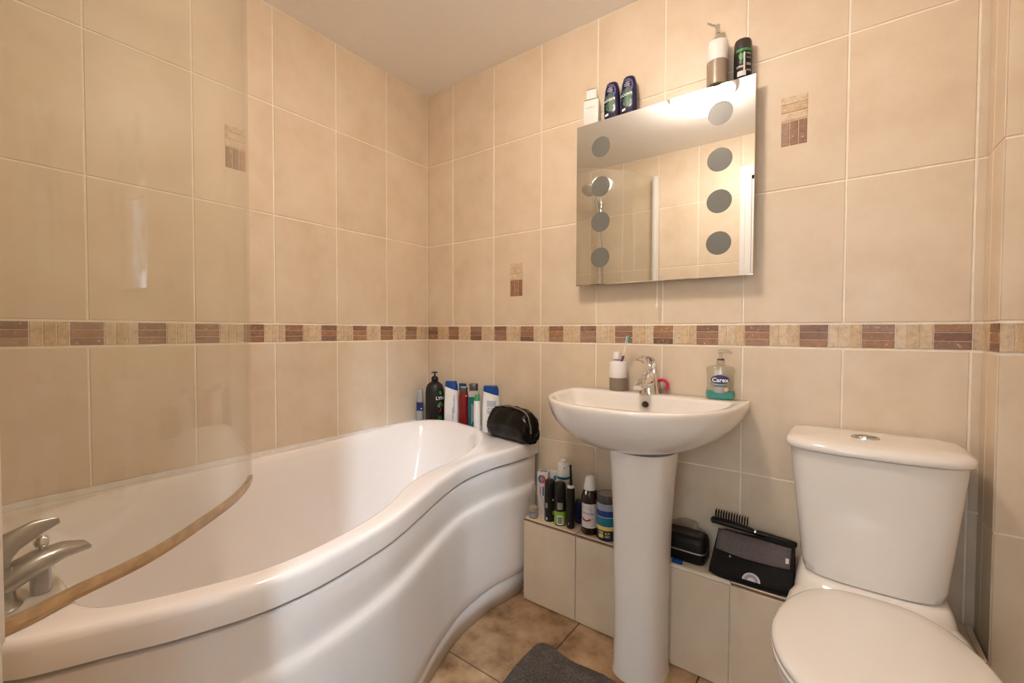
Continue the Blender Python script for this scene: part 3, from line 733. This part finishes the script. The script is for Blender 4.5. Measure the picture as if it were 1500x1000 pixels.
# ------------------------------------------------------------------ bottles at the far end of the bath
BZ = .6022
FACE = math.radians(38)
b1 = thing('spray_bottle', 'clear bottle with blue base behind the large black pump bottle', 'bottle', (.056, -.106, BZ), FACE)
s1 = [(0, .016, .012, 3), (.03, .0165, .0125, 3), (.10, .0165, .0125, 3), (.15, .014, .011, 3), (.164, .012, .010, 2.5), (.166, .010, .008, 2.5)]
lofted('bottle', s1, 'silver_plastic', b1); w = Wrap(s1); w.put('blue_label', rect2d(.034, .042, 10, 1), 0, .082, 'navy_ink', b1); w.put('white_mark', disc2d(.003), .008, .072, 'white_ink', b1, .001)
ls = [(0, .040, .036, 2.4), (.004, .044, .040, 2.4), (.15, .044, .040, 2.4), (.172, .042, .038, 2.3), (.188, .035, .032, 2.2), (.199, .022, .021, 2), (.202, .0155, .0155, 2)]
lx = thing('shower_gel_pump_bottle', 'tall black pump bottle with green print on the bath end', 'shower gel', (.108, -.058, BZ), math.radians(43))
lofted('bottle', ls, 'brown_black', lx, angle=60); lathe('pump_collar', [(.0145, .202), (.0165, .206), (.0165, .220), (.012, .226), (.006, .228)], 'brown_black', lx, 24)
mb = MB(); mb.tube([(0, 0, .227), (0, 0, .243)], .004, 10); mb.tube([(.014, 0, .245), (0, 0, .247), (-.012, 0, .246), (-.016, 0, .243)], [(.003, .006), (.004, .008), (.003, .007), (.002, .005)], 10); mb.build('pump_head', 'black_plastic', lx)
w = Wrap(ls, .55)
w.put('black_label', rect2d(.05, .150, 12, 1), .004, .086, 'black_plastic', lx, .0004)
w.put('lettering', text2d('LYNX', .021, .03), .008, .124, 'white_ink', lx, .001)
for (t, z, a, b, r) in [(.004, .150, .006, .010, .3), (-.002, .094, .006, .014, -.6), (.012, .096, .004, .010, -.5)]: w.put('green_leaf', xf(disc2d(a, b), rot=r), t, z, 'green2', lx, .0008)
w.put('green_panel', rect2d(.024, .02, 6, 1), .004, .030, 'green', lx, .0008)
w.put('pale_blade', poly2d([(-.002, 0), (.016, .006), (.016, .008), (-.003, .003)]), 0, .080, 'label_white', lx, .0009); w.put('red_blade', xf(disc2d(.003, .012), rot=-.5), .004, .068, 'red_ink', lx, .001)
w.put('white_mark', rect2d(.008, .006, 3, 1), -.010, .012, 'white_ink', lx, .0009)
b3 = thing('hair_gel_bottle', 'short dark bottle tucked between the black pump bottle and the white shampoo', 'bottle', (.168, -.026, BZ), FACE)
lofted('bottle', [(0, .018, .014, 3), (.003, .020, .016, 3), (.14, .020, .016, 3), (.142, .019, .015, 3)], 'dark_cap', b3); lofted('cap', [(.1422, .019, .015, 3), (.165, .018, .014, 3)], 'brown_black', b3)
def shampoo(name, label, loc, rz, cut=True, a=.036, b=.020, hz=.20, text=True, capm='blue_cap', bodym='white_plastic'):
    t = thing(name, label, 'shampoo', loc, rz)
    n = 40; zt = hz*.80
    secs = [(0, a*.93, b*.9, 2.8), (.004, a, b, 2.8), (hz*.45, a, b, 2.8), (hz*.78, a*.9, b*.95, 2.8)]
    R = loft(secs, n); top = []
    zc = lambda x: hz*.84-(x/a)*hz*.055*(1 if cut else 0)
    top = [(x*.87/.9, y, zc(x)) for x, y, z in R[-1]]; R.append(top)
    v, f = skin(R); obj('bottle', v, f, bodym, t)
    R2 = [[(x*1.005, y*1.005, zc(x)+.0004) for x, y, z in top], [(x*.97, y*.97, zc(x)*.4+hz*.6) for x, y, z in top], [(x*.93 if x < 0 else x*.80, y*.92, hz) for x, y, z in top]]
    v, f = skin(R2); obj('cap', v, f, capm, t)
    return t, Wrap(secs)
t, w = shampoo('shampoo_bottle', 'white shampoo bottle with blue cap and sideways print right of the black pump bottle', (.223, -.060, BZ), math.radians(30), True, .034, .018, .212)
w.put('lettering', xf(text2d('head&shoulders', .013), rot=PI/2), .016, .105, 'blue_ink', t); w.put('print_bar', rect2d(.007, .055, 2, 1), .011, .06, 'pale_grey', t, .0005)
t, w = shampoo('shampoo_bottle', 'white bottle with blue cap half hidden behind the red bottle', (.259, -.0205, BZ), math.radians(28), False, .022, .012, .20)
b5 = thing('shower_gel_bottle', 'red bottle with dark cap between white and teal bottles on the bath end', 'shower gel', (.298, -.058, BZ), FACE)
s5 = [(0, .020, .014, 3), (.003, .0225, .0155, 3), (.14, .0225, .0155, 3), (.165, .020, .014, 3)]
lofted('bottle', s5, 'red_plastic', b5); lofted('cap', [(.1652, .0195, .0135, 3), (.186, .019, .013, 3), (.189, .017, .012, 3)], 'dark_cap', b5); lofted('cap_seam', [(.1892, .017, .011, 3), (.1905, .015, .010, 3)], 'yellow', b5)
w = Wrap(s5); w.put('white_mark', disc2d(.003), .013, .150, 'white_ink', b5)
b6 = thing('mouthwash_bottle', 'teal bottle with dark cap behind the small green-capped bottle', 'mouthwash', (.355, -.052, BZ), FACE)
s6 = [(0, .024, .016, 3), (.003, .026, .018, 3), (.12, .026, .018, 3), (.150, .0255, .0175, 3)]
lofted('bottle', s6, 'teal_gel', b6); lofted('clear_shoulder', [(.1502, .0255, .0175, 3), (.170, .0235, .0165, 3), (.178, .018, .0155, 3)], 'clear_gel', b6); lofted('cap', [(.1782, .019, .016, 3), (.207, .020, .0165, 3), (.209, .018, .015, 3)], 'dark_cap', b6)
w = Wrap(s6)
for k in range(5): w.put('print_line', rect2d(.0016, .09-.01*k, 1, 1), -.008+.004*k, .075+.004*(k % 2), 'pale_grey', b6)
b7 = thing('cream_tube', 'small white tube with green cap next to the teal bottle', 'tube', (.398, -.078, BZ), FACE)
lofted('tube', [(0, .011, .010), (.003, .0145, .0135), (.12, .0145, .0135), (.138, .0145, .0135)], 'white_plastic', b7); lofted('cap', [(.1382, .0125, .012), (.162, .012, .0115), (.165, .010, .0095)], 'green_cap', b7)
t, w = shampoo('shampoo_bottle', 'white shampoo bottle with slanted blue cap behind the black wash bag', (.447, -.040, BZ), math.radians(26), True, .040, .020, .205)
for z, wd in ((.138, .044), (.118, .044), (.095, .044)): w.put('print_line', rect2d(wd, .0022), .006, z, 'blue_ink', t)
w.put('print_panel', rect2d(.040, .013), .006, .128, 'pale_grey', t); w.put('lettering', text2d('R X 2', .014, .03), .006, .1055, 'grey_ink', t); w.put('print_panel', rect2d(.036, .010), .006, .087, 'pale_grey', t)

# black wash bag on the bath corner
wb = thing('wash_bag', 'shiny black zipped wash bag on the corner of the bath', 'wash bag', (.599, -.085, BZ-.0015), math.radians(-10))
rr = []; ns = 26; nr = 40
rnd = random.Random(3)
for k in range(ns+1):
    u = -1+2*k/ns; x = .118*math.sin(u*PI/2)
    w_ = .048*(1-abs(u)**5)**.5*1.0+.004; h = .138*(1-.30*u*u)*(1-abs(u)**7)**.45+.02*(1 if abs(u) == 1 else 0)
    h = max(h, .05); ring = []
    for j in range(nr):
        t = 2*PI*j/nr; y, z = se(w_, h/2, 2.6, t)
        taper = 1-.42*max(0, (z+h/2)/h-.45)
        ring.append((x+.004*math.sin(9*t+k), y*taper+.002*math.sin(3*t+k*.9), h/2+z+(.0025*math.sin(k*1.7+t*2) if z > -h*.3 else 0)))
    rr.append(ring)
v, f = skin(rr); obj('bag_body', v, f, 'black_leather', wb, angle=80)
zp = []
for k in range(3, ns-1):
    u = -1+2*k/ns; h = .138*(1-.30*u*u)*(1-abs(u)**7)**.45; zp.append((.118*math.sin(u*PI/2), -.013-.006*u, max(h, .05)-.0005))
zp += [(.119, -.016, .075), (.1215, -.016, .045)]
mb = MB(); mb.tube(catmull(zp, 2), .0028, 8); mb.build('zip', 'zip', wb)
mb = MB(); mb.tube([(p[0], p[1]-.009, p[2]-.003) for p in zp], .0022, 8); mb.tube([(p[0], p[1]+.009, p[2]-.002) for p in zp], .0022, 8); mb.build('piping', 'black_leather', wb)

# ------------------------------------------------------------------ ledge, left of the pedestal
LZT = LZ+.0006
gp = thing('glass_bottle', 'small clear glass bottle at left end of the tiled ledge', 'bottle', (.736, -.130, LZT))
lathe('glass', [(.016, 0), (.0185, .003), (.0185, .068), (.016, .082), (.009, .098), (.0075, .104), (.0075, .130), (.006, .132)], 'bottle_glass', gp); lathe('liquid', [(.0155, .002), (.0172, .004), (.0172, .042)], 'gold_liquid', gp, 28)
w = Wrap([(0, .0185, .0185), (.07, .0185, .0185)], .3); w.put('label', rect2d(.026, .016), 0, .020, 'pale_blue', gp, .0007); w.put('label_line', rect2d(.022, .003), 0, .024, 'teal_print', gp, .0011)
def carton(name, label, loc, rz, sx, sy, h):
    t = thing(name, label, 'box', loc, rz); mb = MB(); mb.box(-sx/2, -sy/2, 0, sx/2, sy/2, h); mb.build('carton', 'label_white', t, smooth=False); return t
bx = carton('toothpaste_box', 'white toothpaste carton with blue and red roundel on the ledge', (.752, -.082, LZT), math.radians(14), .042, .034, .172)
F = lambda nm, g, x, z, m, off=.0006: flat_put(nm, g, (x, -.017, z), (1, 0, 0), (0, 0, 1), m, bx, off)
F('blue_half_roundel', disc2d(.014, .017, PI/2, PI*1.5, 16, .45), -.003, .145, 'blue_ink'); F('red_half_roundel', disc2d(.014, .017, -PI/2, PI/2, 16, .3), -.001, .145, 'red_ink'); F('mint_core', disc2d(.006, .008), -.004, .145, 'mint')
F('blue_print', rect2d(.006, .036, 1, 1), .004, .098, 'blue_ink'); F('red_print', rect2d(.003, .03, 1, 1), -.008, .100, 'red_ink'); F('swoosh', disc2d(.030, .05, .1, 1.2, 12, .95), -.022, .035, 'grey_ink')
flat_put('side_print', rect2d(.022, .022, 1, 1), (.021, 0, .145), (0, 1, 0), (0, 0, 1), 'pale_grey', bx); flat_put('top_print', rect2d(.03, .012, 1, 1), (0, 0, .172), (1, 0, 0), (0, 1, 0), 'teal_print', bx)
bx2 = carton('carton_box', 'white carton standing behind the toothpaste carton and black deodorants', (.775, -.040, LZT), math.radians(10), .048, .030, .165)
flat_put('print', rect2d(.010, .016, 1, 1), (.010, -.015, .145), (1, 0, 0), (0, 0, 1), 'teal_print', bx2)
def can(name, label, cat, loc, r, h, body, cap, ang=.5):
    t = thing(name, label, cat, loc); sct = [(0, r*.93, r*.93), (.003, r, r), (h*.60, r, r), (h*.62, r*.97, r*.97)]
    lofted('can', sct, body, t); lathe('cap', [(r*.97, h*.6205), (r*1.0, h*.64), (r*.98, h*.90), (r*.88, h*.97), (r*.6, h)], cap, t)
    return t, Wrap(sct, ang)
t, w = can('deodorant_can', 'black aerosol can with white roundel on the ledge in front of the cartons', 'deodorant', (.800, -.113, LZT), .0215, .158, 'black_plastic', 'black_plastic')
w.put('roundel', disc2d(.004, .005, inner=.4), -.012, .012, 'white_ink', t); w.put('print_block', rect2d(.012, .02, 4, 1), -.014, .062, 'grey_ink', t); w.put('print_line', rect2d(.003, .03, 2, 1), -.020, .03, 'grey_ink', t); w.put('white_mark', rect2d(.005, .007, 2, 1), .013, .085, 'white_ink', t); w.put('white_mark', rect2d(.006, .014, 2, 1), .015, .035, 'pale_grey', t)
t, w = can('deodorant_can', 'black and lime green deodorant can on the ledge', 'deodorant', (.849, -.119, LZT), .0225, .160, 'black_plastic', 'black_plastic')
w.put('lime_band', rect2d(.085, .048, 24, 1), 0, .030, 'lime', t, .0004); w.put('grey_panel', rect2d(.02, .026, 6, 1), 0, .075, 'grey_ink', t, .0006); w.put('white_frame', rect2d(.022, .034, 6, 1), 0, .022, 'white_ink', t, .0009); w.put('grey_square', rect2d(.018, .026, 6, 1), 0, .023, 'grey_ink', t, .0013)
sy = thing('spray_can', 'white spray can with teal band at the back of the ledge', 'spray', (.822, -.047, LZT))
s_ = [(0, .0235, .0235), (.003, .025, .025), (.165, .025, .025)]
lofted('can', s_, 'white_plastic', sy); lathe('cap', [(.0245, .1655), (.0245, .205), (.022, .209)], 'white_plastic', sy); mb = MB(); mb.tube([(-.002, 0, .209), (-.002, 0, .221)], [.013, .012], 16); mb.build('nozzle', 'white_plastic', sy)
w = Wrap(s_, .5); w.put('teal_band', rect2d(.10, .010, 30, 1), 0, .155, 'teal_print', sy); w = Wrap([(0, .0245, .0245), (.2, .0245, .0245)], .5); w.put('grey_mark', rect2d(.005, .006, 2, 1), .004, .196, 'grey_ink', sy)
eb = thing('electric_toothbrush', 'black electric toothbrush with thin neck standing on the ledge', 'toothbrush', (.897, -.124, LZT))
lathe('handle', [(.012, 0), (.0145, .004), (.0145, .145), (.013, .150)], 'black_plastic', eb); lathe('collar', [(.0132, .1502), (.0128, .156), (.006, .159)], 'white_plastic', eb, 24)
mb = MB(); mb.tube([(0, 0, .158), (-.001, .001, .19), (-.003, .002, .222), (-.004, .002, .232)], [.006, .0045, .0035, .005], 12); mb.build('neck', 'black_plastic', eb)
mb = MB(); mb.tube([(-.008, -.002, .226), (-.015, -.006, .226)], .0055, 14); mb.build('bristles', 'label_white', eb)
w = Wrap([(0, .0145, .0145), (.14, .0145, .0145)], .5); w.put('white_mark', rect2d(.003, .008, 2, 1), -.008, .02, 'pale_grey', eb)
nv = thing('packet', 'low navy blue packet at the back of the ledge behind the electric toothbrush', 'packet', (.918, -.055, LZT), math.radians(8))
lofted('pack', [(0, .033, .020, 4), (.004, .035, .022, 4), (.07, .035, .020, 4), (.082, .033, .012, 4), (.085, .030, .006, 4)], 'navy', nv)
w = Wrap([(0, .035, .022, 4), (.07, .035, .020, 4)]); w.put('pale_print', disc2d(.010, .012), .010, .030, 'teal_print', nv); w.put('white_panel', rect2d(.03, .022, 6, 1), .016, .012, 'label_white', nv, .0005)
ms = [(0, .026, .026), (.003, .0295, .0295), (.006, .0305, .0305), (.135, .0305, .0305), (.150, .027, .027), (.158, .021, .021)]
mw = thing('mouthwash_bottle', 'brown mouthwash bottle with white cap and red swoosh label on the ledge', 'mouthwash', (.970, -.115, LZT))
lofted('bottle', ms, 'amber_dark', mw); lathe('cap', [(.0215, .1582), (.0225, .162), (.0165, .197), (.0135, .205), (.011, .207)], 'white_plastic', mw)
w = Wrap(ms, .35); w.put('label', rect2d(.075, .086, 24, 1), .006, .070, 'label_white', mw, .0004)
w.put('lettering', xf(text2d('Corsodyl', .0145), rot=-.05), -.008, .080, 'dark_ink', mw, .0009); w.put('red_swoosh', disc2d(.022, .016, PI*1.1, PI*1.85, 18, .62), -.010, .066, 'red_ink', mw, .0009); w.put('arc_line', disc2d(.026, .022, PI*.15, PI*.8, 18, .96), -.012, .078, 'dark_ink', mw, .0009)
for z in (.100, .094, .086, .074, .062, .054): w.put('print_line', rect2d(.022, .0012), .028, z, 'pale_grey', mw, .0009)
for z in (.078, .060, .038): w.put('print_dot', disc2d(.0016), .012, z, 'red_ink' if z > .07 else 'teal_print', mw, .0009)
w.put('print_line', rect2d(.028, .0012), -.008, .044, 'pale_grey', mw, .0009); w.put('drip', disc2d(.0035, .007), -.012, .152, 'white_plastic', mw, .001)
ts = [(0, .035, .035), (.003, .037, .037), (.130, .037, .037)]
tu = thing('hair_product_tub', 'blue and yellow tub with dark lid against the pedestal on the ledge', 'tub', (1.036, -.112, LZT))
lofted('tub_body', ts, 'navy', tu); ld = lathe('lid', [(.0375, .1302), (.0385, .133), (.0385, .152), (.037, .155), (.031, .1555), (.030, .154)], 'dark_cap', tu); lathe('lid_disc', [(.0295, .1541), (.0295, .1556)], 'grey_ink', tu)
w = Wrap(ts, .2)
for z, h, m in ((.117, .024, 'pale_blue'), (.094, .022, 'blue_print'), (.067, .031, 'teal_print'), (.044, .014, 'yellow')): w.put('colour_band', rect2d(.17, h, 40, 1), 0, z, m, tu, .0004)
w.put('white_arc', rect2d(.10, .0015, 24, 1), 0, .083, 'white_ink', tu, .0008); w.put('yellow_box', rect2d(.018, .022, 6, 1), -.014, .022, 'yellow', tu, .0008); w.put('lettering', text2d('MOS', .009, .03), -.014, .026, 'navy_ink', tu, .0013)
w.put('lettering', text2d('SUP', .010, .03), .009, .027, 'yellow', tu, .0009); w.put('lettering', text2d('FAT', .010, .03), .009, .016, 'yellow', tu, .0009)

# ------------------------------------------------------------------ ledge, right of the pedestal
ck = thing('zipped_case', 'hard black zipped case on the ledge right of the pedestal', 'case', (1.288, -.082, LZT), math.radians(-2))
cs = lambda z, s=0: (z, .074-s, .044-s, 6)
v, f = skin(loft([cs(0, .008), cs(.003, .003), cs(.010, 0), cs(.034, 0)], 56)); obj('lower_shell', v, f, 'black_shell', ck, angle=60)
v, f = skin(loft([cs(.0395, 0), cs(.062, .001), cs(.076, .005), cs(.082, .012), cs(.083, .022), cs(.0815, .026)], 56)); obj('upper_shell', v, f, 'black_shell', ck, angle=60)
v, f = skin(loft([cs(.034, .0008), cs(.0368, -.0006), cs(.0395, .0008)], 56)); obj('zip', v, f, 'zip', ck)
bl = lofted('blue_clip', [(0, .016, .007, 4), (.009, .016, .007, 4), (.011, .014, .005, 4)], 'blue_cap'); bl.location = (1.286, -.1405, LZT); bl.rotation_euler = (0, 0, math.radians(-3)); tag(bl, 'small bright blue plastic clip at the front of the ledge below the black case', 'clip')
r2 = random.Random(11); vs = []
for j in range(7):
    for i in range(10): vs.append((-.055+.11*i/9+r2.uniform(-.004, .004), r2.uniform(-.010, .010)+.006*math.sin(j*1.3+i), .004+.102*j/6*(1-.25*abs(i-4.5)/4.5)+r2.uniform(-.004, .004)))
fs = [(j*10+i, j*10+i+1, (j+1)*10+i+1, (j+1)*10+i) for j in range(6) for i in range(9)]
pw = obj('plastic_wrapper', vs, fs, 'film', smooth=False); pw.location = (1.283, -.022, LZT); tag(pw, 'crumpled clear plastic wrapper standing behind the black zipped case', 'wrapper'); sm = pw.modifiers.new('s', 'SOLIDIFY'); sm.thickness = .0006
# grey and black toiletry bag lying against the wall
tbag = thing('toiletry_bag', 'grey and black fabric toiletry bag with round badge on the ledge', 'toiletry bag', (1.378, 0, LZT))
L_ = .214
pro = [(-.1485, .006), (-.150, .016), (-.143, .030), (-.112, .068), (-.080, .105), (-.070, .117), (-.061, .118), (-.056, .108), (-.038, .05), (-.026, .006), (-.034, 0), (-.142, 0)]
prs = [(p.x, p.y) for p in catmull([(a, b, 0) for a, b in pro], 4, True)]
rr = []
cx_, cz_ = -.09, .05
for k in range(15):
    u = k/14; s = 1-.12*abs(2*u-1)**6; x = L_*u
    rr.append([(x+(.010*(z/.1) if k < 2 else 0), cx_+(y-cx_)*s, max(0, (cz_+(z-cz_)*s)*(1-.05*math.sin(u*PI*1.5)))-(0)) for y, z in prs])
v, f = skin(rr); obj('bag_body', v, f, 'black_cloth', tbag, angle=60)
up_ = Vector((0, .066, .080)).normalized(); nn = Vector((1, 0, 0)).cross(up_)
def slope(x, s, off): p = Vector((x, -.1425, .031))+up_*s+nn*off; return tuple(p)
gv = []; nx_ = 16
for j in range(5):
    for i in range(nx_+1):
        x = .014+(L_-.022)*i/nx_; s0 = .046-.012*math.sin(i/nx_*PI)*.5-.004*(i/nx_); s1 = .108-.008*(i/nx_)
        gv.append(slope(x, s0+(s1-s0)*j/4, .0040+.0012*math.sin(i*.8)))
gf = [(j*(nx_+1)+i, j*(nx_+1)+i+1, (j+1)*(nx_+1)+i+1, (j+1)*(nx_+1)+i) for j in range(4) for i in range(nx_)]
fl = obj('grey_flap', gv, gf, 'grey_cloth', tbag); sd = fl.modifiers.new('s', 'SOLIDIFY'); sd.thickness = .003; sd.offset = 0
def onslope(nm, geo, x, s, m, off=.0045): return flat_put(nm, geo, slope(x, s, 0), (1, 0, 0), up_, m, tbag, off)
bg = onslope('badge', disc2d(.023, .022, 0, PI, 20), .115, -.017, 'pale_grey'); onslope('badge_ring', disc2d(.018, .017, 0, PI, 20, .55), .115, -.017, 'grey_ink', .0052)
onslope('stitched_tag', rect2d(.008, .014, 1, 1), L_-.016, .062, 'label_white', .009); onslope('stud', disc2d(.003), .055, .034, 'grey_ink', .005)
hb = thing('hair_brush', 'black hair brush with bristles up and silver ring lying on the toiletry bag', 'hair brush', (1.365, -.034, LZT+.110))
mb = MB(); mb.tube([(-.004, 0, .012), (0, 0, .012), (.05, 0, .011), (.105, 0, .006), (.120, 0, .004)], [(.006, .008), (.010, .014), (.010, .016), (.008, .012), (.007, .007)], 14); mb.build('head', 'black_plastic', hb)
mb = MB()
for i in range(13):
    for j in (-1, 0, 1):
        x = .010+.0075*i; mb.tube([(x, j*.007, .02-.003*i/13), (x+.001, j*.0095, .048-.005*i/13)], [.0008, .0011], 5)
br = mb.build('bristles', 'black_plastic', hb); br['kind'] = 'stuff'
mb = MB(); mb.tube([(.120, 0, .004), (.124, 0, .0037)], .0088, 14); mb.build('silver_ring', 'chrome', hb)
mb = MB(); mb.tube([(.1242, 0, .0037), (.15, 0, .001), (.20, 0, -.003), (.226, 0, -.005), (.23, 0, -.0055)], [.008, .009, .0095, .0085, .005], 14); mb.build('handle', 'black_plastic', hb)

# ------------------------------------------------------------------ bath mat
mt = None
vs, fs = [], []
X0, X1, Y0, Y1 = .892, 1.46, -1.12, -.338
nx, ny = 112, 156; r3 = random.Random(5)
for j in range(ny+1):
    for i in range(nx+1):
        u, v_ = i/nx, j/ny; x = X0+(X1-X0)*u; y = Y0+(Y1-Y0)*v_
        ex = min(x-X0, X1-x); ey = min(y-Y0, Y1-y); d = min(ex, ey)
        rc = .035
        if ex < rc and ey < rc:
            cxx = X0+rc if u < .5 else X1-rc; cyy = Y0+rc if v_ < .5 else Y1-rc; dx, dy = x-cxx, y-cyy
            m = max(abs(dx), abs(dy)); L = math.hypot(dx, dy)
            if L > 1e-9: x, y = cxx+dx*m/L, cyy+dy*m/L
        h = .024*min(1, (d/.014))**.5
        h += .010*math.exp(-((d-.050)/.008)**2)
        if d > .050: h -= .005
        # the corner nearest the bath is slightly puckered
        q = math.hypot(x-X0-.02, y-Y1+.03); h += .008*math.exp(-(q/.06)**2) if d > .004 else 0
        if v_ > .9: y += .005*math.sin(x*34+1)*(v_-.9)*10
        if u < .1: x += .004*math.sin(y*31)*(.1-u)*10
        h += r3.uniform(-.0016, .0016) if d > .004 else 0
        vs.append((x, y, max(h, .0006)))
for j in range(ny):
    for i in range(nx): fs.append((j*(nx+1)+i, j*(nx+1)+i+1, (j+1)*(nx+1)+i+1, (j+1)*(nx+1)+i))
per = [i for i in range(nx+1)]+[j*(nx+1)+nx for j in range(1, ny+1)]+[ny*(nx+1)+i for i in range(nx-1, -1, -1)]+[j*(nx+1) for j in range(ny-1, 0, -1)]
fs.append(tuple(reversed(per)))
mt = obj('bath_mat', vs, fs, 'mat', None, angle=70); tag(mt, 'dark grey towelling bath mat on the floor beside the bath', 'bath mat')

# ------------------------------------------------------------------ camera, world, view
cam = bpy.data.cameras.new('camera'); co = bpy.data.objects.new('camera', cam); COL.objects.link(co)
f_, yaw, pit, rol = 637.606, .63433, .02398, .00328
cam.sensor_width = 36; cam.lens = f_*36/1500; cam.clip_start = .01
fw = Vector((-math.sin(yaw)*math.cos(pit), math.cos(yaw)*math.cos(pit), -math.sin(pit))); r = Vector((math.cos(yaw), math.sin(yaw), 0)); u = r.cross(fw)
R_ = r*math.cos(rol)+u*math.sin(rol); U_ = -r*math.sin(rol)+u*math.cos(rol)
co.matrix_world = Matrix(((R_.x, U_.x, -fw.x, 1.66734), (R_.y, U_.y, -fw.y, -1.54213), (R_.z, U_.z, -fw.z, 1.05084), (0, 0, 0, 1)))
sc.camera = co
wd = bpy.data.worlds.new('sky'); sc.world = wd; wd.use_nodes = True
wd.node_tree.nodes['Background'].inputs[0].default_value = (.8, .9, 1, 1); wd.node_tree.nodes['Background'].inputs[1].default_value = .6
sc.view_settings.view_transform = 'Standard'; sc.view_settings.look = 'None'; sc.view_settings.gamma = 1; sc.view_settings.use_curve_mapping = False
sc.view_settings.exposure = 1.25
cy = sc.cycles; cy.use_denoising = True; cy.max_bounces = 10; cy.diffuse_bounces = 5; cy.glossy_bounces = 5; cy.transparent_max_bounces = 24; cy.sample_clamp_indirect = 6; cy.caustics_reflective = False; cy.caustics_refractive = False
